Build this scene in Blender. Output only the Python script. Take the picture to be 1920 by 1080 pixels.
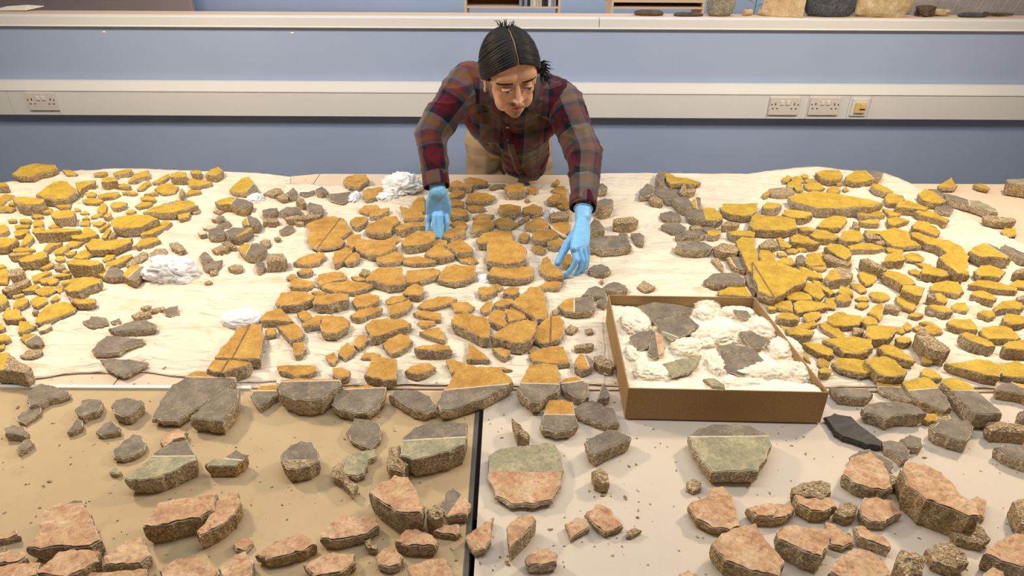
import bpy, bmesh, math, random
import numpy as np
from mathutils import Vector, Matrix, noise
random.seed(7); np.random.seed(7)
S = bpy.context.scene
for o in list(bpy.data.objects): bpy.data.objects.remove(o)
COL = S.collection
PI = math.pi
# ------------------------------------------------------------ camera
FPX = 1280.0; PITCH = math.radians(30); ROLL = math.radians(0.3); TZ = 0.80
CZ = TZ + 1.10
F0 = Vector((0, math.cos(PITCH), -math.sin(PITCH))); U0 = Vector((0, math.sin(PITCH), math.cos(PITCH))); R0 = Vector((1, 0, 0))
CR = R0*math.cos(ROLL) + U0*math.sin(ROLL); CU = U0*math.cos(ROLL) - R0*math.sin(ROLL)
cd = bpy.data.cameras.new('camera'); cam = bpy.data.objects.new('camera', cd); COL.objects.link(cam)
cd.sensor_width = 36; cd.lens = 24; cd.clip_start = .05
cam.matrix_world = Matrix.Translation((0, 0, CZ)) @ Matrix((CR, CU, -F0)).transposed().to_4x4()
S.camera = cam
# ------------------------------------------------------------ world, lights, exposure
w = bpy.data.worlds.new('world'); S.world = w; w.use_nodes = True
bg = w.node_tree.nodes['Background']; bg.inputs[0].default_value = (.80, .88, 1, 1); bg.inputs[1].default_value = .20
S.view_settings.view_transform = 'Standard'; S.view_settings.look = 'None'; S.view_settings.exposure = 0.0; S.view_settings.gamma = 1; S.view_settings.use_curve_mapping = False
def area(name, loc, target, size, power, col, sy=None):
    l = bpy.data.lights.new(name, 'AREA'); l.size = size; l.energy = power; l.color = col
    if sy: l.shape = 'RECTANGLE'; l.size_y = sy
    o = bpy.data.objects.new(name, l); COL.objects.link(o); o.location = loc
    o.rotation_euler = (Vector(target)-Vector(loc)).to_track_quat('-Z', 'Y').to_euler(); return o
area('lamp_left', (-2.0, 2.25, 2.50), (-.9, 1.6, TZ), .26, 39, (1, .83, .60))
area('lamp_right', (2.0, 2.25, 2.50), (.9, 1.6, TZ), .26, 39, (1, .83, .60))
area('ceiling_lamp', (0, 1.2, 3.3), (0, 3.4, .9), 3.2, 57, (.93, .97, 1), .4)
area('ceiling_lamp_rear', (0, 3.8, 3.2), (0, 4.2, 1.2), 4.0, 22, (.95, .97, 1), .3)
# ------------------------------------------------------------ helpers
def ray(px, py): return F0*1.0 + CR*((px-960)/FPX) + CU*((540-py)/FPX)
def P(px, py, z=TZ):
    r = ray(px, py); t = (z-CZ)/r.z; return Vector((r.x*t, r.y*t, z))
def Q(px, py, D):
    r = ray(px, py); t = D/r.y; return Vector((r.x*t, D, CZ+r.z*t))
def proj(p):
    d = p-Vector((0, 0, CZ)); z = d.dot(F0); return 960+FPX*d.dot(CR)/z, 540-FPX*d.dot(CU)/z
def link(name, me, parent=None, mats=()):
    o = bpy.data.objects.new(name, me); COL.objects.link(o)
    for m in mats:
        if m: me.materials.append(m)
    if parent: o.parent = parent
    return o
def tag(o, label=None, cat=None, group=None, kind=None):
    if label: o['label'] = label
    if cat: o['category'] = cat
    if group: o['group'] = group
    if kind: o['kind'] = kind
    return o
def empty(name, loc=(0, 0, 0)):
    o = bpy.data.objects.new(name, None); COL.objects.link(o); o.location = loc; o.empty_display_size = .05; return o
def from_bm(name, bm, mats, parent=None, smooth=False, origin=None):
    bmesh.ops.recalc_face_normals(bm, faces=bm.faces)
    if origin is not None: bmesh.ops.translate(bm, verts=bm.verts, vec=-Vector(origin))
    me = bpy.data.meshes.new(name); bm.to_mesh(me); bm.free()
    if smooth: me.polygons.foreach_set('use_smooth', [True]*len(me.polygons))
    o = link(name, me, parent, mats if isinstance(mats, (list, tuple)) else [mats])
    if origin is not None: o.location = origin
    return o
def relp(o, origin):          # child of an Empty that stands at origin, geometry given in world space
    o.location = Vector(o.location)-Vector(origin); return o
def box(bm, lo, hi, bev=0):
    r = bmesh.ops.create_cube(bm, size=1); vs = r['verts']
    lo, hi = Vector(lo), Vector(hi)
    for v in vs: v.co = Vector(((lo.x+hi.x)/2+v.co.x*(hi.x-lo.x), (lo.y+hi.y)/2+v.co.y*(hi.y-lo.y), (lo.z+hi.z)/2+v.co.z*(hi.z-lo.z)))
    if bev:
        es = list({e for v in vs for e in v.link_edges}); bmesh.ops.bevel(bm, geom=es, offset=bev, segments=2, affect='EDGES', profile=.5)
    return vs
def obox(name, lo, hi, mat, parent=None, bev=0, origin=None):
    bm = bmesh.new(); box(bm, lo, hi, bev); return from_bm(name, bm, mat, parent, origin=origin)
def tube(bm, pts, rad, seg=8, cap=True):
    pts = [Vector(p) for p in pts]; n = len(pts); rings = []
    rad = rad if isinstance(rad, (list, tuple)) else [rad]*n
    up = Vector((0, 0, 1))
    for i, p in enumerate(pts):
        t = (pts[min(i+1, n-1)]-pts[max(i-1, 0)]).normalized()
        a = t.cross(up)
        if a.length < .05: a = t.cross(Vector((0, 1, 0)))
        a.normalize(); b = t.cross(a)
        rings.append([bm.verts.new(p+(a*math.cos(2*PI*k/seg)+b*math.sin(2*PI*k/seg))*rad[i]) for k in range(seg)])
    for i in range(n-1):
        for k in range(seg): bm.faces.new((rings[i][k], rings[i][(k+1) % seg], rings[i+1][(k+1) % seg], rings[i+1][k]))
    if cap: bm.faces.new(rings[0][::-1]); bm.faces.new(rings[-1])
# ------------------------------------------------------------ materials
def mat(name, col=(.5, .5, .5), rough=.7, spec=.3):
    m = bpy.data.materials.new(name); m.use_nodes = True; nt = m.node_tree; b = nt.nodes['Principled BSDF']
    b.inputs['Base Color'].default_value = (*col, 1); b.inputs['Roughness'].default_value = rough; b.inputs['Specular IOR Level'].default_value = spec
    return m, nt, b
def N(nt, typ, **kw):
    n = nt.nodes.new(typ)
    for k, v in kw.items():
        if k in ('operation', 'blend_type', 'data_type', 'feature', 'noise_dimensions', 'wave_type', 'bands_direction', 'attribute_name', 'attribute_type', 'interpolation', 'distance'): setattr(n, k, v)
        else: n.inputs[k.replace('_', ' ')].default_value = v
    return n
def coords(nt, rnd=True):
    tc = nt.nodes.new('ShaderNodeTexCoord'); out = tc.outputs['Object']
    if rnd:
        oi = nt.nodes.new('ShaderNodeObjectInfo'); mu = nt.nodes.new('ShaderNodeMath'); mu.operation = 'MULTIPLY'; mu.inputs[1].default_value = 37
        nt.links.new(oi.outputs['Random'], mu.inputs[0])
        ad = nt.nodes.new('ShaderNodeVectorMath'); ad.operation = 'ADD'
        nt.links.new(out, ad.inputs[0]); nt.links.new(mu.outputs[0], ad.inputs[1]); out = ad.outputs[0]
    return out
def ramp(nt, fac, stops, interp='LINEAR'):
    r = nt.nodes.new('ShaderNodeValToRGB'); r.color_ramp.interpolation = interp; cr = r.color_ramp
    while len(cr.elements) < len(stops): cr.elements.new(.5)
    for e, (p, c) in zip(cr.elements, stops): e.position = p; e.color = (*c, 1) if len(c) == 3 else c
    nt.links.new(fac, r.inputs[0]); return r.outputs['Color']
def noisy(nt, vec, scale, detail=4, rough=.6):
    n = nt.nodes.new('ShaderNodeTexNoise'); n.inputs['Scale'].default_value = scale; n.inputs['Detail'].default_value = detail; n.inputs['Roughness'].default_value = rough
    nt.links.new(vec, n.inputs['Vector']); return n.outputs['Fac']
def mixc(nt, fac, a, b, mode='MIX'):
    m = nt.nodes.new('ShaderNodeMix'); m.data_type = 'RGBA'; m.blend_type = mode
    for s, v in ((m.inputs[0], fac), (m.inputs[6], a), (m.inputs[7], b)):
        if isinstance(v, (int, float)): s.default_value = v
        elif isinstance(v, tuple): s.default_value = (*v, 1)
        else: nt.links.new(v, s)
    return m.outputs[2]
def bump(nt, b, h, strength=.5, dist=.002):
    n = nt.nodes.new('ShaderNodeBump'); n.inputs['Strength'].default_value = strength; n.inputs['Distance'].default_value = dist
    nt.links.new(h, n.inputs['Height']); nt.links.new(n.outputs[0], b.inputs['Normal'])
def paint_mat(name, base, light, dark, spots=None, spot_amt=.6, bstr=.5, rough=.75):
    m, nt, b = mat(name, base, rough, .25); v = coords(nt)
    n1 = noisy(nt, v, 22, 5, .65); n2 = noisy(nt, v, 130, 3, .6)
    c = ramp(nt, n1, [(.28, dark), (.5, base), (.72, light)])
    c2 = ramp(nt, n2, [(.3, (.72, .72, .72)), (.65, (1.08, 1.08, 1.08))]); c = mixc(nt, .8, c, c2, 'MULTIPLY')
    if spots:
        for sc, col, lo in spots:
            n3 = noisy(nt, v, sc, 4, .7); f = ramp(nt, n3, [(lo, (0, 0, 0)), (lo+.06, (spot_amt,)*3)]); c = mixc(nt, f, c, col)
    nt.links.new(c, b.inputs['Base Color']); bump(nt, b, n2, bstr, .0015); return m
M = {}
M['Y'] = paint_mat('yellow_paint', (.56, .36, .045), (.66, .445, .065), (.42, .255, .04), [(60, (.30, .18, .06), .66), (14, (.48, .27, .06), .62)], .6, .7)
M['O'] = paint_mat('ochre_paint', (.53, .29, .065), (.63, .38, .11), (.39, .19, .045), [(50, (.30, .16, .07), .64), (16, (.44, .22, .07), .60)], .5)
M['G'] = paint_mat('grey_paint', (.225, .182, .135), (.32, .265, .195), (.155, .127, .098), [(75, (.44, .34, .21), .60), (14, (.34, .27, .19), .58), (30, (.14, .12, .10), .60)], .55)
M['V'] = paint_mat('green_paint', (.36, .325, .20), (.50, .44, .28), (.24, .24, .15), [(75, (.20, .20, .15), .58), (28, (.52, .42, .26), .56), (110, (.55, .48, .34), .62)], .6)
M['P'] = paint_mat('pink_paint', (.60, .375, .21), (.72, .52, .34), (.46, .25, .135), [(75, (.38, .12, .075), .555), (150, (.66, .48, .32), .60), (34, (.36, .20, .14), .60), (20, (.62, .44, .27), .60)], .62, 1.0)
M['stripe'] = paint_mat('brown_stripe', (.24, .13, .06), (.32, .18, .08), (.16, .09, .05))
M['K'] = paint_mat('black_slate', (.062, .056, .050), (.08, .072, .064), (.045, .04, .037), None, .5, .3, .55)
M['W'] = paint_mat('white_lime', (.66, .56, .42), (.8, .7, .55), (.5, .4, .28))
def mortar(name, a, bcol, c3):
    m, nt, b = mat(name, a, .9, .15); v = coords(nt)
    vo = nt.nodes.new('ShaderNodeTexVoronoi'); vo.inputs['Scale'].default_value = 240; vo.inputs['Randomness'].default_value = 1; nt.links.new(v, vo.inputs['Vector'])
    n1 = noisy(nt, v, 28, 5, .7); n2 = noisy(nt, v, 210, 3, .7)
    c = ramp(nt, n1, [(.3, a), (.52, bcol), (.7, c3)])
    sep = nt.nodes.new('ShaderNodeSeparateColor'); nt.links.new(vo.outputs['Color'], sep.inputs[0])
    sp = ramp(nt, sep.outputs[0], [(.0, (.60, .56, .50)), (.35, (.92, .90, .86)), (.75, (1.08, 1.04, .98)), (.93, (1.5, 1.45, 1.35))])
    c = mixc(nt, .85, c, sp, 'MULTIPLY'); f = ramp(nt, n2, [(.36, (.45, .42, .4)), (.55, (1.1, 1.1, 1.1))]); c = mixc(nt, .7, c, f, 'MULTIPLY')
    nt.links.new(c, b.inputs['Base Color'])
    ad = nt.nodes.new('ShaderNodeMath'); ad.operation = 'ADD'; nt.links.new(vo.outputs['Distance'], ad.inputs[0]); nt.links.new(n2, ad.inputs[1])
    bump(nt, b, ad.outputs[0], 1.0, .004); return m
M['M'] = mortar('lime_mortar', (.44, .34, .22), (.60, .50, .36), (.70, .60, .45))
M['MB'] = mortar('brown_mortar', (.40, .275, .135), (.54, .41, .24), (.62, .50, .34))
M['R'] = mortar('rough_mortar', (.42, .30, .17), (.56, .44, .29), (.48, .34, .16))
def cloth_mat(name, col, dark, weave=900, bs=.3, soil=None):
    m, nt, b = mat(name, col, .95, .1); v = coords(nt, False)
    n1 = noisy(nt, v, 3.0, 4); n2 = noisy(nt, v, weave, 1)
    c = ramp(nt, n1, [(.3, dark), (.65, col)])
    if soil:
        n3 = noisy(nt, v, 14, 6, .7); f = ramp(nt, n3, [(.56, (0, 0, 0)), (.75, (.5, .5, .5))]); c = mixc(nt, f, c, soil)
    nt.links.new(c, b.inputs['Base Color']); bump(nt, b, n2, bs, .0008); return m
M['tissue'] = cloth_mat('tissue_sheet', (.82, .72, .58), (.75, .64, .50), 500, .2, (.66, .52, .36))
M['wad'] = cloth_mat('tissue_paper', (.94, .86, .70), (.90, .80, .63), 300, .2)
M['wad_w'] = cloth_mat('white_tissue_paper', (.93, .92, .91), (.88, .87, .86), 300, .2)
M['cloth_l'] = cloth_mat('tan_cover_cloth', (.55, .42, .255), (.49, .365, .215), 1200, .5, (.36, .26, .14))
M['cloth_r'] = cloth_mat('beige_cover_cloth', (.68, .59, .49), (.64, .55, .45), 1200, .5)
def creased(m, sx, sy, st, di):
    nt = m.node_tree; b = nt.nodes['Principled BSDF']; v = coords(nt, False); mp = nt.nodes.new('ShaderNodeMapping'); mp.inputs['Scale'].default_value = (sx, sy, 8); mp.inputs['Rotation'].default_value = (0, 0, .12)
    nt.links.new(v, mp.inputs['Vector']); n = nt.nodes.new('ShaderNodeTexNoise'); n.inputs['Scale'].default_value = 1; n.inputs['Detail'].default_value = 6; n.inputs['Distortion'].default_value = 1.2; nt.links.new(mp.outputs[0], n.inputs['Vector'])
    r = ramp(nt, n.outputs['Fac'], [(.44, (1, 1, 1)), (.5, (.3, .3, .3)), (.56, (1, 1, 1))]); bump(nt, b, r, st, di)
    b.inputs['Subsurface Weight'].default_value = .0
creased(M['tissue'], 3, 13, .8, .005)
def fold_shade_soil(m, sx, sy, lo, colr):     # dark creases as brown dashes: fold shade put into colour, with soiling
    nt = m.node_tree; b = nt.nodes['Principled BSDF']; v = coords(nt, False); mp = nt.nodes.new('ShaderNodeMapping'); mp.inputs['Scale'].default_value = (sx, sy, 8); mp.inputs['Rotation'].default_value = (0, 0, -.10); nt.links.new(v, mp.inputs['Vector'])
    n = noisy(nt, mp.outputs[0], 1, 4, .6); f = ramp(nt, n, [(lo, (0, 0, 0)), (lo+.035, (.75,)*3)]); src = b.inputs['Base Color'].links[0].from_socket; nt.links.new(mixc(nt, f, src, colr), b.inputs['Base Color'])
fold_shade_soil(M['tissue'], 14, 85, .665, (.40, .27, .14)); fold_shade_soil(M['tissue'], 4, 9, .60, (.74, .58, .40))
for k_, c_ in (('wad', (.92, .84, .68)), ('wad_w', (.90, .90, .90))):
    q_ = M[k_].node_tree.nodes['Principled BSDF']; q_.inputs['Subsurface Weight'].default_value = .35; q_.inputs['Subsurface Radius'].default_value = (.03, .025, .018)
M['table'] = cloth_mat('beige_laminate', (.70, .56, .42), (.66, .52, .38), 400, .05)
M['trim'] = mat('white_trim', (.85, .83, .78), .4)[0]
M['metal'] = mat('dark_metal', (.10, .09, .08), .4)[0]
M['black'] = mat('gap_shade_black', (.01, .01, .01), .8)[0]
def card():
    m, nt, b = mat('brown_card', (.40, .25, .115), .85, .15); v = coords(nt, False); n = noisy(nt, v, 260, 3)
    c = ramp(nt, n, [(.3, (.34, .21, .095)), (.7, (.44, .285, .14))]); nt.links.new(c, b.inputs['Base Color']); bump(nt, b, n, .2, .0006); return m
M['card'] = card()
# ------------------------------------------------------------ the room
WD = 3.40                                    # front face of the bench partition
def wallmat(name, a, b2):
    m, nt, b = mat(name, a, .75, .2); v = coords(nt, False); n = noisy(nt, v, 1.2, 3); n2 = noisy(nt, v, 60, 3)
    c = ramp(nt, n, [(.3, a), (.7, b2)]); nt.links.new(c, b.inputs['Base Color']); bump(nt, b, n2, .1, .001); return m
M['blue'] = wallmat('blue_panel', (.34, .42, .60), (.39, .47, .66))
M['blue2'] = wallmat('far_blue_wall', (.32, .42, .62), (.38, .48, .68))
M['rail'] = wallmat('white_plastic', (.69, .675, .655), (.73, .715, .695))
M['bench'] = wallmat('beech_top', (.62, .46, .33), (.68, .52, .38))
M['floor'] = wallmat('grey_floor', (.22, .21, .21), (.26, .25, .25))
M['ceil'] = wallmat('white_ceiling', (.8, .8, .8), (.82, .82, .82))
M['side'] = wallmat('pale_wall', (.55, .55, .55), (.58, .58, .6))
def struct(o): o['kind'] = 'structure'; return o
struct(obox('floor', (-4.5, -2.5, -.05), (4.5, 6.5, 0), M['floor']))
struct(obox('ceiling', (-4.5, -2.5, 3.4), (4.5, 6.5, 3.45), M['ceil']))
struct(obox('wall_back', (-4.5, WD+.95, 0), (4.5, WD+1.05, 3.4), M['blue2']))
struct(obox('wall_left', (-4.6, -2.5, 0), (-4.5, 6.5, 3.4), M['side']))
struct(obox('wall_right', (4.5, -2.5, 0), (4.6, 6.5, 3.4), M['side']))
struct(obox('wall_front', (-4.5, -2.6, 0), (4.5, -2.5, 3.4), M['side']))
# bench with blue back panel, its worktop, rail and dado trunking
pt = empty('service_bench', (0, WD, 0)); tag(pt, 'long blue-panelled laboratory bench with white rail and socket trunking behind the person', 'bench')
BZ = Q(960, 52, WD).z
def bench(name, lo, hi, m, bev=0): return relp(obox(name, lo, hi, m, pt, bev), pt.location)
bench('blue_panel', (-4.2, WD, .02), (4.2, WD+.05, BZ), M['blue'])
rz = Q(960, 33, WD).z
bench('top_rail', (-4.2, WD-.018, BZ-.001), (.40, WD+.04, rz), M['rail'], .003)
bench('top_rail', (.4025, WD-.018, BZ-.001), (4.2, WD+.04, rz), M['rail'], .003)
bench('rail_lip', (-4.2, WD-.0195, BZ-.002), (4.2, WD-.012, BZ+.005), M['trim'], .002)
bench('ledge_top', (-4.2, WD+.04, rz-.03), (4.2, WD+.15, rz), M['bench'], .002)
bench('rear_worktop', (-4.2, WD+.15, rz-.14), (4.2, WD+.90, rz-.11), M['bench'], .002)
tz1, tz0 = 1.103, .942
def profile(name, prof, x0, x1, m):
    bm = bmesh.new(); a = [bm.verts.new((x0, y, z)) for y, z in prof]; b = [bm.verts.new((x1, y, z)) for y, z in prof]
    n = len(prof)
    for i in range(n): bm.faces.new((a[i], a[(i+1) % n], b[(i+1) % n], b[i]))
    bm.faces.new(a[::-1]); bm.faces.new(b); return relp(from_bm(name, bm, m, pt), pt.location)
profile('trunking_top', [(WD-.001, tz1), (WD-.030, tz1), (WD-.052, tz1-.040), (WD-.052, tz1-.044), (WD-.001, tz1-.044)], -4.2, 4.2, M['rail'])
jx = [-4.2, Q(20, 195, WD-.05).x, Q(108, 195, WD-.05).x, Q(1086, 195, WD-.05).x, Q(1441, 195, WD-.05).x, Q(1515, 195, WD-.05).x, Q(1592, 195, WD-.05).x, Q(1632, 195, WD-.05).x, 4.2]
for i in range(len(jx)-1):
    profile('trunking_cover', [(WD-.001, tz1-.046), (WD-.049, tz1-.046), (WD-.049, tz0), (WD-.001, tz0)], jx[i]+.0008, jx[i+1]-.0008, M['rail'])
M['socket'] = mat('socket_plastic', (.68, .62, .57), .35, .5)[0]; M['hole'] = mat('socket_hole', (.04, .04, .04), .6)[0]
M['yellowed'] = mat('yellowed_plastic', (.72, .52, .20), .5)[0]
def socket(px, py, twin=True, mirror=False):
    c = Q(px, py, WD-.05); e = empty('wall_socket', c)
    lab = {80: 'double wall socket on white trunking at far left', 1470: 'double wall socket on trunking, leftmost of the right-hand pair', 1545: 'double wall socket on trunking between two others at right'}[px]
    tag(e, lab, 'socket', 'double sockets on the trunking')
    relp(obox('faceplate', c+Vector((-.073, -.008, -.043)), c+Vector((.073, 0, .043)), M['socket'], e, .002), c)
    for s in (-1, 1):
        relp(obox('rocker_switch', c+Vector((s*.014-.008, -.013, .008)), c+Vector((s*.014+.008, -.007, .028)), M['rail'], e, .002), c)
        hx = s*.046
        for dx, dz, w_, h_ in ((0, .012, .003, .008), (-.011, -.010, .0055, .003), (.011, -.010, .0055, .003)):
            relp(obox('pin_hole', c+Vector((hx+dx-w_/1.3, -.0092, dz-h_/1.5)), c+Vector((hx+dx+w_/1.3, -.0076, dz+h_/1.5)), M['hole'], e), c)
        bm = bmesh.new(); bmesh.ops.create_cone(bm, cap_ends=True, segments=10, radius1=.0028, radius2=.0028, depth=.003, matrix=Matrix.Translation(c+Vector((s*.064, -.009, .010))) @ Matrix.Rotation(PI/2, 4, 'X')); relp(from_bm('screw', bm, M['hole'], e), c)
socket(80, 190); socket(1470, 199); socket(1545, 199)
c = Q(1611, 201, WD-.05); e = empty('fuse_spur', c); tag(e, 'yellowed fused connection unit on trunking right of the double sockets', 'switch')
relp(obox('faceplate', c+Vector((-.04, -.006, -.043)), c+Vector((.04, 0, .043)), M['rail'], e, .002), c)
relp(obox('switch_body', c+Vector((-.024, -.016, -.026)), c+Vector((.026, -.005, .026)), M['yellowed'], e, .003), c)
relp(obox('rocker', c+Vector((-.002, -.021, -.004)), c+Vector((.024, -.014, .02)), M['yellowed'], e, .002), c)
relp(obox('fuse_slot', c+Vector((-.004, -.0175, -.010)), c+Vector((.022, -.0155, -.005)), M['hole'], e), c)
# --- things on the bench
def rock(name, c, r, m, seed, label, cat, amp=.25, flat=1.0, group=None, sub=3):
    bm = bmesh.new(); bmesh.ops.create_icosphere(bm, subdivisions=sub, radius=1)
    for v in bm.verts:
        n = noise.noise(v.co*1.3+Vector((seed*3.1, 0, 0)))*amp*1.4+noise.noise(v.co*3.7+Vector((0, seed, 0)))*amp*.5+noise.noise(v.co*9+Vector((0, seed, 2)))*amp*.18
        d = v.co*(1+n); d.x = max(-.92, min(.92, d.x)); d.y = max(-.9, min(.9, d.y)); d.z = max(-.72, min(.80, d.z)); v.co = Vector((d.x*r[0], d.y*r[1], (d.z+.72)*r[2]))
    o = from_bm(name, bm, m); o.location = c; tag(o, label, cat, group); return o
M['stone'] = mortar('grey_green_stone', (.26, .24, .19), (.36, .33, .26), (.44, .40, .31))
M['bluestone'] = mortar('blue_grey_stone', (.075, .085, .10), (.11, .12, .14), (.16, .17, .19))
M['sandstone'] = paint_mat('golden_sandstone', (.55, .42, .24), (.72, .60, .42), (.42, .27, .09), None, .5, 1.0)
M['wood'] = paint_mat('cut_wood', (.60, .42, .24), (.70, .52, .33), (.48, .31, .16))
M['leaf'] = mat('leaf_green', (.16, .30, .06), .5)[0]; M['bark'] = paint_mat('dark_bark', (.11, .075, .045), (.17, .12, .08), (.06, .04, .025))
bz = rz
def B(px, D): return Vector(((px-960)/FPX*(D*math.cos(PITCH)+(CZ-bz)*math.sin(PITCH)), D, bz))
rock('granite_block', B(1346, WD+.095), (.070, .045, .075), M['stone'], 3, 'mottled grey-green stone block on bench left of the little plant', 'rock', .12)
rock('blue_grey_block', B(1550, WD+.095), (.125, .05, .08), M['bluestone'], 5, 'dark blue-grey stone block on bench right of the wooden block', 'rock', .07)
rock('sandstone_block', B(1648, WD+.095), (.150, .05, .085), M['sandstone'], 6, 'wide golden sandstone block on the bench', 'rock', .10)
rock('knotty_root', B(1728, WD+.10), (.045, .03, .032), M['bark'], 8, 'small knotted dark root beside the sandstone block', 'root', .5)
rock('brown_pebble', B(1757, WD+.13), (.05, .03, .020), M['sandstone'], 9, 'low tan stone lying right of the knotted root', 'rock', .3)
rock('flat_bark', B(1213, WD+.09), (.075, .03, .016), M['bark'], 12, 'rough brown slab of bark lying left on the bench edge', 'bark', .15)
rock('flat_bark', B(1288, WD+.08), (.075, .03, .010), M['bark'], 13, 'thin blackish strip of bark before the stacked files', 'bark', .15)
rock('slate_strip', B(1818, WD+.09), (.07, .025, .013), M['bluestone'], 14, 'thin grey slate strip on bench near the right end', 'rock', .1)
# bent twig
bm = bmesh.new(); a = B(1840, WD+.10)+Vector((0, 0, .012)); tube(bm, [a, a+Vector((.03, 0, .0)), a+Vector((.08, .01, -.003)), a+Vector((.14, .0, .0))], [.012, .007, .008, .006])
tag(from_bm('dark_twig', bm, M['bark'], origin=a), 'dark bent twig at the far right of the bench', 'twig')
# wooden block planter + corks + sprig
a = B(1463, WD+.10); e = empty('wooden_block', a); tag(e, 'pale cut timber block holding moss on the bench', 'block')
bm = bmesh.new(); box(bm, a+Vector((-.095, -.035, 0)), a+Vector((.095, .035, .095)), .003); bmesh.ops.rotate(bm, verts=bm.verts, cent=a, matrix=Matrix.Rotation(-.35, 3, 'Z')); relp(from_bm('timber', bm, M['wood'], e), a)
M['moss'] = paint_mat('yellow_moss', (.62, .55, .10), (.8, .72, .2), (.3, .35, .05)); bm = bmesh.new()
for i in range(14):
    bmesh.ops.create_icosphere(bm, subdivisions=1, radius=random.uniform(.012, .022), matrix=Matrix.Translation(a+Vector((random.uniform(-.06, .06), random.uniform(-.025, .025), .098))))
o = relp(from_bm('moss', bm, M['moss'], e), a); o['kind'] = 'stuff'
for px, r_, lb in ((1398, .5, 'left of two small wooden cork logs beside the green sprig'), (1428, -.9, 'right small wooden cork log leaning near the timber block')):
    a = B(px, WD+.10)+Vector((0, 0, .014)); bm = bmesh.new(); d = Vector((math.cos(r_), math.sin(r_), 0))*.024; tube(bm, [a-d, a-d*.9, a+d*.9, a+d], [.011, .014, .014, .011], 12)
    tag(from_bm('cork_log', bm, M['wood'], origin=a), lb, 'log')
a = B(1410, WD+.14); e = empty('green_sprig', a); tag(e, 'small green leafy sprig standing between stone and timber block', 'plant')
bm = bmesh.new(); tube(bm, [a, a+Vector((.004, 0, .05)), a+Vector((-.004, .0, .12)), a+Vector((.006, .0, .19))], [.003, .0025, .002, .001], 6); relp(from_bm('stem', bm, M['leaf'], e), a)
for k in range(11):
    an = k*2.4; z = .03+k*.015; d = Vector((math.cos(an), math.sin(an)*.6, .5)).normalized(); L = .05; s = Vector((-d.y, d.x, 0)).normalized()*.007; q = a+Vector((0, 0, z))
    bm = bmesh.new(); v = [bm.verts.new(p) for p in (q, q+d*L*.5+s+Vector((0, 0, .004)), q+d*L-Vector((0, 0, .006)), q+d*L*.5-s+Vector((0, 0, .004)), q+d*L*.5)]
    bm.faces.new((v[0], v[1], v[4])); bm.faces.new((v[1], v[2], v[4])); bm.faces.new((v[2], v[3], v[4])); bm.faces.new((v[3], v[0], v[4])); relp(from_bm('leaf', bm, M['leaf'], e), a)
# low shelf with journals
def shelf(name, xa, xb, D, h, lab):
    l, r = B(xa, D), B(xb, D); e = empty(name, (l+r)/2); tag(e, lab, 'shelf'); o = e.location; t = .012
    for nm, lo, hi in (('side_panel', (l.x, D, rz-.11), (l.x+t, D+.22, bz+h)), ('side_panel', (r.x-t, D, rz-.11), (r.x, D+.22, bz+h)), ('top_board', (l.x, D, bz+h), (r.x, D+.22, bz+h+.015)), ('base_board', (l.x+t, D, bz), (r.x-t, D+.22, bz+.008)), ('back_board', (l.x+t, D+.20, bz+.008), (r.x-t, D+.215, bz+h))):
        relp(obox(nm, lo, hi, M['bench'], e, .001), o)
    return l, r
l, r = shelf('desk_shelf', 868, 1048, WD+.30, .055, 'low open beech shelf on the bench behind the person')
cols = [(.02, .02, .03), (.4, .4, .42), (.05, .06, .09), (.6, .6, .6), (.03, .03, .03), (.25, .28, .33), (.5, .47, .4)]
x = l.x+(r.x-l.x)*.57; i = 0
while x < r.x-.03:
    wv = random.uniform(.009, .016); m = mat('binder_card', random.choice(cols), .6)[0]; hgt = random.uniform(.040, .046)
    o = obox('pocket_book', (x, WD+.31, bz+.008), (x+wv, WD+.44, bz+.008+hgt), m, None, .001, origin=(x, WD+.31, bz+.008))
    tag(o, ['leftmost', 'second', 'third', 'fourth', 'fifth', 'sixth', 'seventh', 'eighth', 'ninth', 'tenth', 'eleventh', 'twelfth', 'thirteenth', 'fourteenth', 'fifteenth', 'sixteenth'][i]+' small upright book counted from left in the low beech shelf', 'book', 'small books in the low beech shelf'); x += wv+.001; i += 1
M['paper'] = mat('white_paper', (.75, .78, .85), .8)[0]; M['bluep'] = mat('blue_print', (.12, .16, .42), .7)[0]
zt = bz+.070
for px0, px1, m, nm, lb in ((872, 924, M['paper'], 'paper_stack', 'flat stack of white papers on left end of beech shelf'), (926, 945, M['hole'], 'stapler', 'black stapler lying on the middle of the beech shelf'), (948, 996, M['paper'], 'notebook', 'pale blue notebook lying on the beech shelf'), (1000, 1028, M['moss'], 'paper_packet', 'olive packet lying on the right end of beech shelf')):
    a, b_ = B(px0, WD+.34), B(px1, WD+.34); lo = Vector((a.x, WD+.34, zt)); hi = Vector((b_.x, WD+.47, zt+(.012 if nm != 'stapler' else .02)))
    e = empty(nm, lo); tag(e, lb, {'paper_stack': 'papers', 'stapler': 'stapler', 'notebook': 'notebook', 'paper_packet': 'packet'}[nm])
    if nm == 'stapler':
        relp(obox('base', lo, Vector((hi.x, hi.y, lo.z+.006)), m, e, .002), lo); relp(obox('arm', lo+Vector((.004, .005, .008)), hi, m, e, .003), lo)
    else:
        n = 3
        for k in range(n): relp(obox('sheet', lo+Vector((random.uniform(0, .004), random.uniform(0, .004), .012*k/n)), Vector((hi.x+random.uniform(-.004, .002), hi.y, lo.z+.012*(k+1)/n-.0004)), M['bluep'] if (k == 1 and nm == 'notebook') else m, e), lo)
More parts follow.
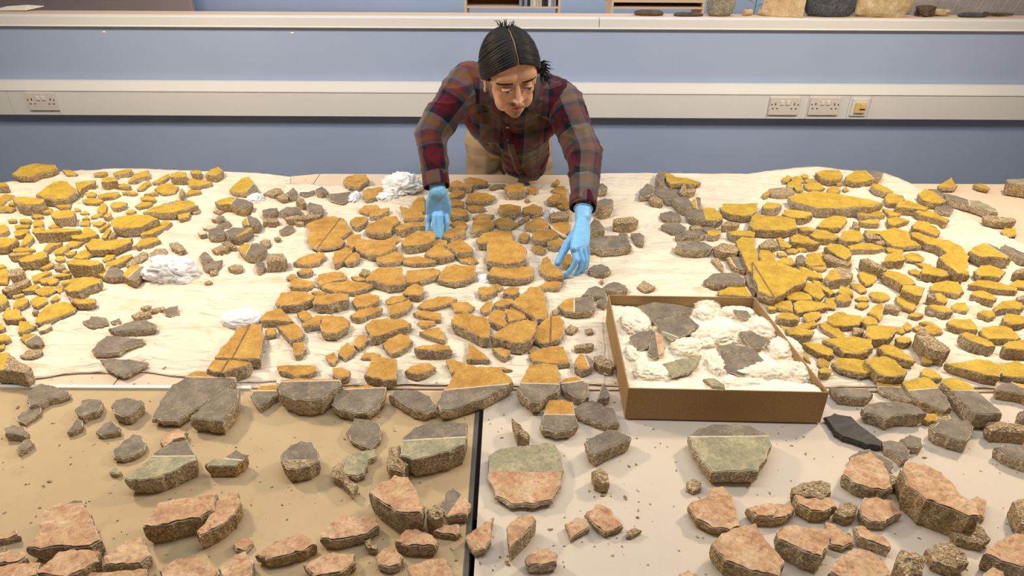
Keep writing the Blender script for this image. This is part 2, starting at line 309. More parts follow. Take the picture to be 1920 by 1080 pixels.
# second shelf with box files
l, r = shelf('desk_shelf', 1143, 1318, WD+.30, .030, 'low beech shelf carrying grey box files, right of person')
M['greyfile'] = mat('grey_board', (.30, .34, .38), .6)[0]; M['darkfile'] = mat('dark_board', (.06, .08, .12), .6)[0]
for k, (x0, x1, z0, z1, m, lb) in enumerate(((1138, 1228, .046, .085, 'greyfile', 'grey box file, lower left of four on the beech shelf'), (1233, 1318, .046, .085, 'greyfile', 'grey box file, lower right of four on the beech shelf'), (1145, 1232, .086, .12, 'greyfile', 'upper left box file on top of the grey files'), (1240, 1320, .086, .12, 'darkfile', 'dark blue box file, upper right of four'))):
    a, b_ = B(x0, WD+.31), B(x1, WD+.31); lo = Vector((a.x, WD+.31, bz+z0)); hi = Vector((b_.x, WD+.50, bz+z1)); e = empty('box_file', lo); tag(e, lb, 'file')
    relp(obox('file_body', lo, hi, M[m], e, .002), lo); relp(obox('spine_label', Vector((lo.x+.02, lo.y-.001, lo.z+.008)), Vector((lo.x+.075, lo.y+.001, hi.z-.008)), M['side'], e), lo)
# grooved rubbing board right, brown screen left
a = B(1865, WD+.22); e = empty('grooved_board', a); tag(e, 'pinkish grey board with incised lines leaning behind the twig', 'board')
M['pinkb'] = paint_mat('pinkish_board', (.46, .40, .38), (.52, .46, .44), (.40, .34, .33)); relp(obox('panel', (a.x-.42, WD+.22, rz-.11), (a.x+.42, WD+.25, bz+.35), M['pinkb'], e, .004), a)
for k in range(8):
    bm = bmesh.new(); q = a+Vector((-.22+.06*k, -.001, .0)); tube(bm, [q+Vector((0, 0, .01)), q+Vector((.05+.01*(k % 3), 0, .20))], .0012, 4); relp(from_bm('incised_line', bm, M['side'], e), a)
a = B(120, WD+.8); tag(obox('brown_screen', (-3.6, WD+.8, rz-.11), (B(352, WD+.8).x, WD+.84, bz+.9), wallmat('brown_screen_cloth', (.26, .22, .23), (.34, .28, .27)), None, .01, origin=(-2.6, WD+.8, rz-.11)), 'tall greyish brown screen standing behind bench at far left', 'screen')
# scrap of paper at left end
a = B(40, WD+.12); bm = bmesh.new(); vs = [bm.verts.new(a+Vector(p)) for p in ((-.14, 0, .002), (-.13, .09, .006), (-.02, .08, .014), (.05, .09, .008), (.09, .03, .018), (.02, -.01, .004))]; bm.faces.new(vs)
r_ = bmesh.ops.extrude_face_region(bm, geom=bm.faces[:]); bmesh.ops.translate(bm, verts=[g for g in r_['geom'] if isinstance(g, bmesh.types.BMVert)], vec=(0, 0, .004)); tag(from_bm('paper_scrap', bm, M['wad'], origin=a), 'curled cream paper scrap at far left end of bench', 'paper')
# drawing pins on the blue panel
for px, py, lb in ((195, 60, 'small white pin on blue panel near the left'), (548, 62, 'tiny white pin on blue panel left of the person')):
    a = Q(px, py, WD); bm = bmesh.new(); bmesh.ops.create_icosphere(bm, subdivisions=2, radius=.007, matrix=Matrix.Translation(a) @ Matrix.Diagonal((1.3, .5, .7, 1))); tag(from_bm('drawing_pin', bm, M['trim'], origin=a), lb, 'pin')

# ------------------------------------------------------------ tables
def table(corn, label, mt=None, trim_edge=None):
    # corn: back-left, back-right, front-right, front-left (world xy)
    c = sum((Vector((x, y, 0)) for x, y in corn), Vector())/4; c.z = 0
    e = empty('work_table', c); tag(e, label, 'table', 'work tables pushed together')
    bm = bmesh.new(); t = [bm.verts.new((x, y, TZ)) for x, y in corn]; b = [bm.verts.new((x, y, TZ-.028)) for x, y in corn]
    bm.faces.new(t); bm.faces.new(b[::-1])
    for i in range(4): bm.faces.new((t[i], t[(i+1) % 4], b[(i+1) % 4], b[i]))
    relp(from_bm('tabletop', bm, mt or M['table'], e), c)
    for x, y in corn:
        q = Vector((x, y, 0)); q += (c-q).normalized()*.09; relp(obox('leg', (q.x-.02, q.y-.02, 0), (q.x+.02, q.y+.02, TZ-.03), M['metal'], e, .003), c)
    return e
g = .002
yb = lambda px, py: P(px, py).y
Dm = 2.15
fl = P(700, 729).y
table([(-3.1, P(-700, 430).y), (-.87-g, P(600, 326).y), (-.87-g, Dm+g), (-3.1, Dm+g)], 'beige laminate table, left one of the rear row')
table([(-.87+g, P(600, 326).y), (1.58-g, P(1600, 331).y), (1.58-g, Dm+g), (-.87+g, Dm+g)], 'beige laminate table the person leans over')
table([(1.58+g, P(1800, 345).y), (3.1, P(1800, 345).y), (3.1, Dm+g), (1.58+g, Dm+g)], 'beige laminate table, right one of the rear row')
table([(-2.6, Dm-g), (-1.026-g, Dm-g), (-1.026-g, fl+g), (-2.6, fl+g)], 'beige laminate table, left one of the middle row')
table([(-1.026+g, Dm-g), (.50-g, Dm-g), (.50-g, fl+g), (-1.026+g, fl+g)], 'beige laminate table under the ochre fragments, middle row')
table([(.50+g, Dm-g), (2.3, Dm-g), (2.3, fl+g), (.50+g, fl+g)], 'beige laminate table under the box, middle row right')
xg0, xg1 = P(889, 800).x, P(905, 800).x
table([(-1.75, fl-g-.004), (xg0, fl-g-.004), (xg0, .55), (-1.75, .55)], 'work table under the tan cloth, front row left')
table([(xg1, fl-g-.004), (1.75, fl-g-.004), (1.75, .55), (xg1, .55)], 'work table under the pale beige cloth, front row right')
tag(obox('edge_strip', (-2.2, fl-.012, TZ-.01), (P(470, 733).x, fl-.001, TZ+.009), M['trim'], None, .001, origin=(-1.3, fl, TZ-.01)), 'white plastic edge strip between tan cloth and rear table', 'strip')
tag(obox('metal_angle', (xg0, .55, TZ-.02), (P(897, 800).x, fl-.008, TZ+.003), M['metal'], None, .001, origin=(xg0, 1, TZ)), 'dark metal angle along the gap between the front tables', 'strip')
struct(obox('gap_shade_plate', (xg0-.02, .5, .30), (xg1+.02, fl, .32), M['black']))  # added black plate below the table gap, stands in for its shade
def cover(name, x0, x1, y0, y1, m, label, amp=.0006):
    nx, ny = 60, 30; bm = bmesh.new(); g_ = []
    for j in range(ny+1):
        row = []
        for i in range(nx+1):
            x = x0+(x1-x0)*i/nx; y = y0+(y1-y0)*j/ny; row.append(bm.verts.new((x, y, TZ+.0016+amp*noise.noise(Vector((x*4, y*4, 1))))))
        g_.append(row)
    for j in range(ny):
        for i in range(nx): bm.faces.new((g_[j][i], g_[j][i+1], g_[j+1][i+1], g_[j+1][i]))
    r = bmesh.ops.extrude_face_region(bm, geom=bm.faces[:]); bmesh.ops.translate(bm, verts=[q for q in r['geom'] if isinstance(q, bmesh.types.BMVert)], vec=(0, 0, -.0015))
    tag(from_bm(name, bm, m, smooth=False, origin=((x0+x1)/2, (y0+y1)/2, TZ)), label, 'cloth')
cover('cover_cloth', -1.74, xg0-.001, .56, fl-.012, M['cloth_l'], 'dusty tan cloth covering the front left table')
cover('cover_cloth', xg1, 1.74, .56, fl-.010, M['cloth_r'], 'pale beige cloth covering the front right table')
# ------------------------------------------------------------ tissue sheets
def polyl(pts, u):
    s = u*(len(pts)-1); i = min(int(s), len(pts)-2); f = s-i; return pts[i].lerp(pts[i+1], f)
def wrinkle(x, y, seed, k=1.0):
    w1 = noise.noise(Vector((x*2.2+seed, y*9, 0))); r1 = 1-abs(noise.noise(Vector((x*3+seed, y*16+x*3, 5))))*3.2
    r2 = 1-abs(noise.noise(Vector((x*7+seed, y*20-x*5, 9))))*4
    r3 = 1-abs(noise.noise(Vector((x*5-y*4+seed, y*4+x*2, 7))))*5
    return k*(.0025+.0022*w1+.0034*max(0, r1)**2+.0026*max(0, r2)**2+.002*max(0, r3)**3+.0005*noise.noise(Vector((x*60, y*60, 0))))
def sheet(name, back, front, seed, label, nx=300, ny=130, bump_=None):
    bk = [P(*b) for b in back]; fr = [P(*b) for b in front]; bm = bmesh.new(); G = []
    for j in range(ny+1):
        row = []
        for i in range(nx+1):
            u, v = i/nx, j/ny; a = polyl(bk, u); b = polyl(fr, u); p = a.lerp(b, v)
            edge = min(u, 1-u, v, 1-v); ee = min(1, edge*25)
            z = TZ+.0022+(.0022 if seed == 2 else 0)+wrinkle(p.x, p.y, seed)*1.9*(.35+.65*ee)+(a.z-TZ)*max(0, 1-v*9)**2
            jx_ = .006*noise.noise(Vector((p.x*13, p.y*13, seed)))*(1-ee); jy_ = .006*noise.noise(Vector((p.x*13, p.y*13, seed+7)))*(1-ee)
            row.append(bm.verts.new((p.x+jx_, p.y+jy_, z)))
        G.append(row)
    for j in range(ny):
        for i in range(nx): bm.faces.new((G[j][i], G[j+1][i], G[j+1][i+1], G[j][i+1]))
    r = bmesh.ops.extrude_face_region(bm, geom=bm.faces[:]); bmesh.ops.translate(bm, verts=[q for q in r['geom'] if isinstance(q, bmesh.types.BMVert)], vec=(0, 0, -.0008))
    o = from_bm(name, bm, M['tissue'], smooth=True, origin=tuple((bk[len(bk)//2]+fr[len(fr)//2])/2)); tag(o, label, 'sheet'); return o
z1 = TZ
sheet('tissue_sheet', [(-110, 362), (20, 342), (100, 324), (240, 317, TZ+.012), (390, 323), (480, 326), (545, 333)], [(-110, 722), (60, 712), (150, 702), (260, 700), (380, 712), (450, 718), (530, 716)], 1, 'wrinkled cream tissue sheet under the left-hand fragments')
sheet('tissue_sheet', [(535, 346), (620, 350), (700, 352), (780, 347), (900, 343), (1000, 347), (1060, 350), (1122, 350)], [(520, 724), (600, 724), (700, 726), (800, 724), (900, 726), (1000, 726), (1080, 724), (1134, 724)], 2, 'wrinkled pale tissue sheet under the central ochre fragments')
sheet('tissue_sheet', [(1114, 327), (1200, 326), (1300, 327), (1400, 328), (1462, 319, TZ+.014), (1530, 313, TZ+.028), (1600, 322, TZ+.012), (1660, 327, TZ+.01), (1703, 343), (1760, 375), (1840, 420), (1950, 476)], [(1126, 724), (1200, 726), (1280, 726), (1360, 726), (1440, 726), (1520, 727), (1600, 728), (1680, 728), (1760, 729), (1830, 730), (1900, 731), (1990, 733)], 3, 'bright wrinkled tissue sheet under the right-hand yellow fragments')
DATA = """
T 0 300 6
Y6 14,16 24,9 40,5 62,6 64,9 56,12 44,14 36,18 20,18
Y2 70,12 80,12 87,15 84,17 76,17
Y2 105,15 112,13 120,13 120,15 116,18 106,18
Y5 -4,25 6,25 9,28 9,31 -4,31
Y4 127,15 138,11 148,10 149,13 140,16 130,18
Y4 144,24 148,20 152,16 167,12 168,18 158,20 150,23
Y2 154,33 160,27 168,23 169,26 163,31 158,34
Y2 171,26 180,20 190,15 191,18 186,22 180,26
Y8 41,40 50,33 60,26 68,24 76,25 84,31 85,35 74,43 60,44 50,43
Y5 85,26 95,24 107,23 107,26 98,29 92,32 90,37 87,34
Y8 115,21 122,19 130,20 132,23 122,25 114,25
Y3 132,27 140,26 147,29 146,31 134,31
Y1 96,38 104,36 108,37 107,41 98,41
Y3 110,40 120,37 134,36 135,39 128,41 112,43
Y1 137,36 152,35 155,37 150,39 138,38
Y2 92,45 100,43 112,44 116,46 108,49 95,48
Y2 0,42 6,39 16,40 16,43 8,44 3,49 -3,50
Y10 14,43 22,41 38,42 49,44 50,47 44,50 30,51 22,50 17,48
Y1 -2,53 8,52 14,53 18,54 12,57 -2,57
Y1 9,50 12,47 17,48 16,51 10,51
Y1 47,53 54,52 59,55 58,58 52,60 47,59
Y2 62,51 72,50 80,50 79,53 66,54
Y9 56,58 66,57 78,56 84,58 83,63 80,65 64,66 60,65
Y1 83,55 88,54 91,56 88,57 84,57
Y1 90,60 96,57 101,60 96,61
Y2 109,56 114,50 119,49 120,53 119,58 114,60 110,58
Y4 124,51 128,48 136,47 143,48 141,51 132,54 126,54
Y4 116,63 121,60 125,59 125,62 120,65
Y2 141,58 148,55 153,57 150,59 143,60
Y3 158,42 166,40 174,42 175,45 168,46 160,45
Y1 163,38 176,36 178,38 170,39 162,39
Y2 152,52 160,47 168,47 172,48 166,52 156,54
Y1 8,67 16,66 19,67 17,69 9,69
Y2 22,67 30,66 35,67 34,70 22,70
Y1 35,64 40,61 49,62 48,64 40,65
Y1 36,69 42,67 48,68 49,72 47,75 38,75
Y1 16,74 24,73 34,73 30,76 18,78
Y1 36,78 44,76 50,76 50,78 44,80 36,81
Y4 -3,74 6,73 9,75 9,79 5,82 -3,83
Y3 16,81 24,78 32,78 30,82 24,85 17,86
Y9 39,82 50,80 60,78 66,77 82,76 90,77 88,79 70,81 50,83 40,84
Y1 54,75 60,72 67,75 60,77
Y3 23,94 28,86 31,81 36,84 38,88 32,94 28,97 24,97
Y6 -6,87 8,87 20,90 14,95 6,99 -6,99
Y4 80,87 86,83 92,82 94,76 100,75 108,80 110,83 104,86 96,88 90,90 82,89
Y1 90,70 98,68 101,69 100,73 90,73
Y1 92,66 98,63 101,66 92,67
Y1 102,63 112,60 116,61 110,65 102,65
Y1 103,71 112,69 119,70 112,74 104,73
Y1 111,78 118,73 123,70 124,72 118,77 113,80
Y2 114,88 118,80 122,76 125,79 122,84 119,88
R3 125,80 131,82 128,86 122,88
Y9 125,68 132,64 150,62 168,63 178,67 170,70 160,75 150,76 136,77 127,75
Y7 96,96 104,90 116,90 118,92 130,90 148,88 147,92 136,97 128,100 112,101 102,101
Y4 152,97 158,90 170,87 178,87 180,90 172,93 166,96 156,98
Y2 75,95 80,91 88,91 93,92 86,97 79,98
Y2 60,103 66,99 74,96 78,98 74,102 69,106 62,106
Y3 50,99 54,94 64,93 70,92 66,95 60,97 54,102 49,102
Y2 72,105 80,103 86,102 84,106 76,108
T 0 460 6
Y2 14,5 20,3 32,2 40,5 30,7 16,7
Y6 9,10 22,8 36,9 28,11 14,12
Y8 20,17 30,12 40,9 48,6 53,8 53,13 46,16 36,19 24,20
Y1 82,13 90,7 96,5 102,8 104,11 98,14 90,15 84,14
Y1 64,12 70,12 73,14 72,17 66,18 62,16
Y13 75,18 84,16 96,16 110,17 115,20 110,22 102,24 94,23 84,23 77,22
Y1 115,16 120,11 130,11 127,15 118,18
Y4 119,20 128,17 138,12 148,10 149,12 140,18 132,22 124,24 119,23
R2 142,21 150,14 160,7 166,8 165,13 158,18 148,23 142,24
R1 168,9 176,4 186,4 188,9 182,12 170,12
Y2 44,26 54,21 60,19 60,23 50,27
R3 61,21 66,20 73,22 73,25 66,27 61,26
YG5 110,33 112,27 120,24 132,25 139,29 138,36 125,37 117,36 | 123,24 116,37
YG8 139,33 146,25 155,22 162,25 157,33 152,39 146,38 140,35 | 159,24 143,37
Y1 -3,28 8,26 10,32 8,43 -3,42
R6 11,27 22,25 27,29 24,34 11,35
Y1 -3,22 4,21 7,24 3,26 -3,26
R7 2,50 12,45 24,40 32,38 34,39 30,43 20,47 8,52
Y1 35,35 44,32 52,29 58,30 57,32 48,35 42,40 37,41
Y2 43,40 50,37 60,36 66,38 64,42 56,44 54,42 48,43
Y2 68,42 80,38 90,36 88,38 80,42 70,45
Y3 24,50 30,46 42,43 45,46 38,51 26,52
Y2 39,51 50,47 60,46 63,50 56,55 48,57 41,54
Y1 61,48 68,44 71,46 70,52 66,53
Y9 72,49 82,42 92,37 104,36 114,38 112,42 100,46 88,51 78,52
Y3 60,34 70,32 80,32 78,34 70,35 62,36
Y1 70,29 76,27 78,29 72,31
Y2 14,57 26,54 27,56 16,59
Y4 14,68 18,61 26,58 31,60 31,64 24,68 18,71 15,71
Y5 -5,55 4,55 9,62 6,66 -5,70
Y1 34,62 42,57 52,58 53,63 48,67 42,70 36,68 34,64
R3 37,72 43,73 42,76 36,76
Y1 56,63 58,60 64,56 68,60 62,62
Y3 40,86 44,77 50,70 58,66 72,63 80,65 85,70 82,74 70,79 58,84 46,89 41,88
RY6 77,58 80,60 90,61 100,60 107,60 107,64 98,66 88,66 80,64 | 82,56 86,68
Y5 2,78 8,71 11,69 13,74 18,71 22,73 23,79 28,82 20,84 8,84 4,82
Y3 22,86 30,86 41,91 34,94 26,98 20,98 21,92
W3 42,94 50,89 57,88 58,91 50,96 44,97
Y3 -4,87 3,88 6,92 2,95 -4,95
G2 93,86 100,84 102,80 110,80 120,82 122,88 116,90 106,92 98,90
G2 124,86 130,84 135,82 136,86 128,88
G5 122,94 130,92 140,88 152,85 165,84 175,90 174,94 160,96 145,96 130,97
R3 148,79 156,75 168,75 170,78 160,80 152,82
R1 158,70 166,67 170,68 166,71 160,72
R1 168,73 176,70 184,69 186,71 178,74 170,75
T 0 620 6
Y3 -4,5 6,4 11,6 12,10 8,12 -4,13
Y2 -4,17 5,15 4,20 -4,22
YG3 23,9 26,4 38,3 44,6 49,13 44,17 36,18 29,14 | 25,15 42,4
G3 104,23 110,14 120,6 135,6 150,8 161,9 162,13 150,17 142,20 134,26 120,27 106,27
G3 113,33 125,32 145,32 166,36 165,39 155,44 146,49 138,51 128,47 120,42
R2 22,28 30,22 38,21 46,21 48,24 42,28 36,30 26,30
YR14 -8,24 8,23 24,36 35,43 28,50 10,46 -8,44 | 12,20 2,48
G5 30,72 38,64 46,60 60,62 72,67 77,68 77,72 66,76 54,78 44,84 34,86 31,80
G3 19,97 26,91 36,86 44,84 46,88 45,93 38,98 28,104 22,102
G6 84,89 90,85 92,79 100,77 114,78 115,80 112,88 110,91 100,94 94,98 86,92
G9 125,84 130,78 142,76 152,78 161,80 160,84 152,92 146,96 136,96 128,92
T 0 0 1
Y9 269,398 285,388 306,381 320,385 335,374 362,378 370,388 345,395 325,402 300,401
Y5 264,440 277,425 298,417 312,410 322,417 312,425 300,433 287,441 265,444
G3 306,583 318,577 333,574 336,587 325,591 310,590
T 320 300 6
Y7 0,16 8,13 17,14 18,19 10,20 0,20
Y5 22,13 30,11 34,12 34,16 24,16
Y6 39,16 45,11 54,8 59,12 58,14 50,18 39,17
Y3 18,24 24,21 36,23 46,25 45,27 38,28 30,30 22,29
Y2 -18,33 -10,28 -2,27 9,30 5,36 -2,38 -10,38
R5 10,36 12,31 15,34 14,40 10,42
Y1 18,37 22,33 34,35 33,37 26,38 19,40
YG5 66,33 72,27 80,21 88,19 92,24 97,32 96,35 88,37 80,37 72,36 | 93,28 83,38
YG7 50,47 56,44 66,41 74,42 86,45 92,49 90,53 84,56 74,55 66,50 56,51 53,49 | 74,42 66,52
YG7 80,70 84,66 88,62 98,66 101,70 98,75 92,74 84,74 | 85,64 88,74
GY8 62,81 70,76 82,76 90,75 92,77 84,83 76,87 66,86 | 90,75 72,88
G6 42,80 50,77 58,78 62,81 60,84 52,86 42,85
W2 36,75 42,73 50,74 52,76 44,78 37,77
G2 50,75 58,70 66,69 68,72 64,75 56,77
W3 30,81 36,79 40,80 40,84 33,85
W3 46,64 50,62 54,63 50,67 46,67
G4 50,66 56,61 60,63 60,68 54,69
R1 48,58 54,56 60,57 54,60
Y3 7,62 14,58 20,57 22,60 20,64 10,67
R1 24,58 31,57 33,58 30,60 25,60
R3 -10,48 6,44 22,45 24,50 31,52 28,54 18,54 10,56 -10,58
R3 104,38 110,34 118,31 124,32 125,37 116,40
R3 118,41 126,37 133,37 132,44 126,45
G4 130,37 138,31 142,36 141,41 134,42
G2 145,37 156,36 162,34 160,38 150,40
G4 163,33 170,30 175,33 177,36 170,38 164,37
R6 141,47 144,42 150,44 152,48 148,50
G5 103,57 110,55 120,54 121,57 116,60 104,62
G5 122,58 130,53 144,53 147,57 144,60 126,61
GR5 153,52 156,47 170,51 172,56 170,60 156,59
R5 104,66 120,65 122,69 116,70 104,70
R5 128,64 140,62 150,64 170,61 168,64 150,67 130,67
R3 140,70 150,68 150,72 142,72
G3 122,80 130,74 138,73 139,77 132,81 124,82
R2 116,87 121,86 124,88 122,90 118,90
R4 -2,93 8,92 14,97 17,101 10,103 0,98
R3 57,92 66,92 74,97 74,99 64,98
R4 46,100 56,96 66,97 64,101 52,104
R3 100,92 106,89 112,90 112,95 108,97
YG8 76,98 84,94 98,94 108,98 106,102 96,108 84,106 78,102 | 91,93 84,108
GO2 174,39 184,38 196,37 205,36 209,39 202,44 196,48 190,48 180,45 | 184,38 180,47
OS3 153,72 162,68 172,64 184,63 195,66 200,75 204,80 196,85 190,88 196,92 192,96 182,99 166,101 158,98 154,90 156,80 | 192,64 164,102
T 320 460 6
G5 32,13 36,8 40,7 45,12 47,16 40,19 34,18
G5 36,24 48,18 58,16 55,20 50,25 42,27
R3 44,27 50,25 52,30 44,33
R4 64,25 72,21 81,22 80,27 72,28
G5 95,20 98,17 106,20 106,24 100,28 97,28
R10 108,14 114,9 126,9 130,15 128,18 116,18 108,19
R1 38,42 44,39 47,41 42,43
R2 74,91 78,90 84,94 78,95
O4 138,20 144,15 156,10 172,8 174,12 166,19 156,23 144,21
O5 142,30 148,26 158,26 160,29 154,32 146,31
O2 130,36 136,32 141,33 142,36 136,39 131,38
OR4 134,41 140,37 152,39 162,41 162,44 154,48 140,48 134,47
O6 182,14 184,8 192,5 204,5 204,9 196,15 190,20 184,21
O7 118,65 124,53 136,51 152,52 163,58 158,62 146,67 140,68 124,69
O9 160,63 164,56 176,55 190,54 200,56 199,62 188,64 178,67 162,66
O4 158,53 168,51 176,54 166,57
O6 101,82 108,75 124,71 132,79 138,86 124,86 114,85 102,86
O5 142,76 150,73 157,76 160,82 152,86 147,83
O5 156,84 164,78 178,79 170,84 168,90 150,92 148,88
O7 168,90 172,80 182,78 194,80 201,85 199,92 192,96 186,100 176,100 170,98
O6 120,92 130,90 140,87 146,92 150,98 148,103 140,107 134,108 128,100
O3 166,34 172,32 184,29 194,30 198,34 196,38 180,42 168,47 164,42
T 320 620 6
O4 106,0 110,-3 118,-3 118,4 108,6
O5 138,14 150,12 152,20 146,27 140,28 137,20
OS10 50,30 56,20 68,8 74,-2 88,-7 102,-7 104,8 102,20 100,32 80,32 64,31 | 90,-7 70,30
OS12 41,44 46,36 50,33 66,33 80,34 90,36 84,40 68,44 60,48 50,47 | 65,34 58,46
OG8 46,46 60,47 72,53 72,58 54,70 36,84 20,92 8,100 -10,100 -20,97 -12,80 -4,70 2,62 8,60 20,51 28,47 | 12,53 75,54
G14 22,98 36,84 46,74 64,65 76,66 76,74 72,84 66,92 58,102 44,101
OG6 100,62 112,61 122,62 120,72 110,80 100,86 95,82 90,72 | 85,68 125,68
OG16 140,54 160,54 190,55 192,60 184,66 170,77 156,79 140,78 124,72 120,64 124,56 | 118,58 196,56
O4 120,40 130,39 150,39 164,40 164,46 154,50 142,52 132,48 122,46
OR6 182,42 194,42 202,46 200,52 190,54 182,50
T 640 300 6
OR5 2,24 6,20 16,17 28,17 31,22 24,26 20,30 10,29 4,27
O5 24,36 30,32 36,33 42,37 38,42 30,44 26,42
O3 33,32 42,30 50,31 52,35 46,38 40,35
O3 40,40 52,37 60,40 58,42 48,44 42,44
O2 20,58 26,51 40,50 43,54 36,59 28,61
O4 32,60 44,55 54,54 54,57 44,62 32,64
O5 10,68 16,64 26,64 30,66 26,72 18,76 12,73
O6 27,78 32,72 40,68 50,63 62,63 66,69 58,74 55,82 44,83 34,82 27,80
O3 54,74 60,70 66,72 64,76 58,80 54,80
O5 6,88 12,83 22,83 22,88 18,96 12,100 6,95
O2 46,92 54,88 66,86 67,91 58,94 50,95
O7 61,77 68,72 80,70 96,69 96,74 80,76 66,80
O4 70,64 66,53 78,56 84,58 90,58 93,64 78,66 70,66
O3 77,55 80,48 86,42 93,41 94,50 94,58 84,58
O8 68,92 74,86 86,80 106,80 106,84 104,90 96,94 84,96 72,97 68,94
O6 114,82 120,77 130,76 138,78 140,82 134,85 124,88 116,87
O4 102,96 104,90 112,89 119,91 118,96 110,97
O3 122,72 130,69 140,70 142,73 138,78 128,75
O6 122,54 132,53 142,57 143,62 132,64 122,63
O5 120,45 130,44 138,47 137,51 124,52
O4 138,22 144,20 156,21 164,24 163,27 152,28 140,26
O5 120,30 124,24 130,22 140,27 150,29 146,32 136,31 124,30
O3 120,40 128,33 138,34 138,38 130,42 122,44
R2 166,31 174,27 184,27 186,30 176,32 168,32
O4 140,46 142,38 152,36 164,37 173,41 170,45 158,48 146,47
O2 141,52 150,51 160,52 162,56 154,57 144,57
O3 148,64 156,60 164,61 172,62 168,65 156,66
O5 148,68 154,66 168,66 172,72 168,77 158,80 148,83
O8 118,96 124,92 134,89 142,94 148,100 146,103 136,105 130,104 122,99
O4 170,70 176,66 190,65 198,72 190,76 178,75
O6 152,90 160,82 176,78 192,79 194,90 186,92 178,90 168,95 154,95
T 640 460 6
O6 94,10 100,4 106,0 114,1 122,6 127,11 120,13 112,15 102,14
O6 12,-4 20,-8 40,-6 60,-5 62,3 52,8 42,12 32,11 18,6
O4 -4,10 4,3 11,3 10,10 2,14
O5 2,17 10,10 16,8 20,10 20,15 14,19 6,20
O4 40,14 48,10 60,7 68,9 72,14 66,18 52,20 40,19
O3 70,14 86,12 98,15 106,18 106,20 92,21 78,21 70,19
O2 132,15 138,13 150,14 154,18 150,20 140,19 134,18
O6 108,38 112,30 118,23 128,21 136,23 150,23 151,34 148,36 140,40 128,42 116,40
O5 72,40 74,28 92,26 104,25 111,28 110,33 104,36 90,41 80,43 73,43
O8 28,38 34,30 42,26 56,25 68,25 70,34 72,42 64,44 52,45 38,40 30,40
R5 20,32 24,26 32,28 33,32 26,34
O2 11,36 18,35 28,35 26,39 18,40
O3 -2,30 3,32 4,36 -2,38
O4 -26,43 -10,42 10,40 26,43 36,45 28,49 14,53 -6,52 -20,48
O4 12,63 16,56 32,54 42,57 43,62 38,66 28,70 18,70
O5 -10,58 0,55 6,58 4,66 -4,70 -12,66
O6 69,54 74,47 82,43 92,46 93,54 88,57 76,56
O4 50,62 56,58 68,57 76,60 68,63 58,66 52,66
O4 52,68 62,65 76,61 80,66 74,73 62,78 55,79
O5 10,80 20,73 32,70 46,70 45,73 34,77 22,82 14,82
O8 27,90 34,84 50,82 70,83 78,88 74,92 56,97 42,103 34,104 30,96
O3 86,68 94,62 108,58 124,59 130,62 122,66 106,70 94,71
O3 81,77 86,73 100,74 112,76 112,84 104,84 90,81
O2 86,87 90,84 104,85 106,88 96,92 90,92
O4 88,98 98,94 110,92 114,98 117,108 104,104 94,101
O4 124,66 132,64 142,64 150,69 146,72 140,76 128,75
O10 124,84 128,78 140,76 154,80 164,82 167,90 166,104 158,104 146,98 136,93 126,89
O7 164,35 170,25 180,22 195,23 215,23 216,33 210,36 196,38 180,37 168,35
O12 164,18 164,0 170,-10 180,-9 200,-3 208,4 208,14 200,18 184,20
O5 154,48 162,46 172,46 176,51 168,55 160,58 155,55
O2 170,44 176,43 182,47 178,51
O6 182,50 190,47 200,48 200,52 192,56 182,54
O4 172,65 180,60 192,60 196,63 192,66 180,70 174,68
O3 156,72 162,64 170,62 171,68 168,74 160,77
O6 164,84 168,75 176,72 184,74 184,84 188,90 182,92 176,90
O3 184,72 192,72 206,76 208,82 200,84 188,86
O12 168,101 180,94 190,88 208,85 220,87 218,98 212,106 204,110 192,109 182,106
T 640 620 6
O4 14,10 20,5 30,5 30,10 26,16 20,20 14,16
O4 0,18 6,14 14,17 16,22 10,28 4,31 -4,26
O5 46,15 54,9 66,4 76,7 80,12 74,18 66,23 56,26 50,20
O9 82,20 94,17 108,15 122,17 124,21 116,22 100,23 86,22
O3 -18,28 -8,24 -4,30 -8,38 -14,36
O2 22,31 26,25 38,25 44,27 38,31
O9 26,50 32,40 34,31 44,30 62,33 63,44 61,54 48,56 36,53
O6 72,46 78,40 88,37 100,37 106,41 98,46 86,50 78,48
O4 118,34 124,33 140,37 152,41 144,45 132,47 124,48
O1 150,42 166,41 184,42 192,45
OG12 130,46 156,42 178,44 190,54 192,59 180,66 160,76 140,82 122,88 112,88 108,80 112,72 116,66 126,52 | 112,67 192,61
OG9 30,62 50,64 48,76 40,86 30,92 14,93 0,90 -10,84 -6,70 8,64 | -14,68 56,64
G9 54,74 60,69 72,67 86,68 100,74 106,84 106,88 94,92 82,90 70,83 62,78
O4 141,33 144,15 152,20 162,27 167,33
O6 170,20 178,19 190,22 190,26 184,30 178,27
T 0 0 1
T 960 300 6
O8 -8,30 2,27 12,28 15,34 8,36 -4,37
O2 17,31 22,29 28,31 27,37 19,38
O4 40,44 46,38 54,38 56,46 54,48 42,48
O2 44,34 50,30 58,29 61,34 62,44 66,52 60,55 56,50 55,38 48,36
O2 46,26 51,21 54,24 50,28 46,28
O1 50,52 58,48 64,52 62,55 54,54
O1 14,45 18,43 20,45 17,47
O5 -14,50 -2,49 10,52 8,58 4,62 -8,62 -16,56
O5 12,54 24,50 34,54 34,57 24,60 12,58
R5 42,60 50,58 64,57 64,64 52,66 44,66
O3 22,67 30,64 36,66 34,69 24,68
O4 15,72 22,69 34,68 41,72 40,76 24,78 16,77
O2 44,72 54,70 64,70 64,82 58,84 48,78
W2 42,73 46,74 60,84 62,87 56,86 44,77
O7 23,82 34,79 46,79 52,84 46,88 34,91 25,90
O5 8,84 14,81 20,84 18,89 8,88
O5 40,91 50,89 58,90 56,97 48,98 40,96
R2 6,70 14,64 20,62 20,66 12,70 6,73
O3 22,98 30,96 38,100 36,104 26,103
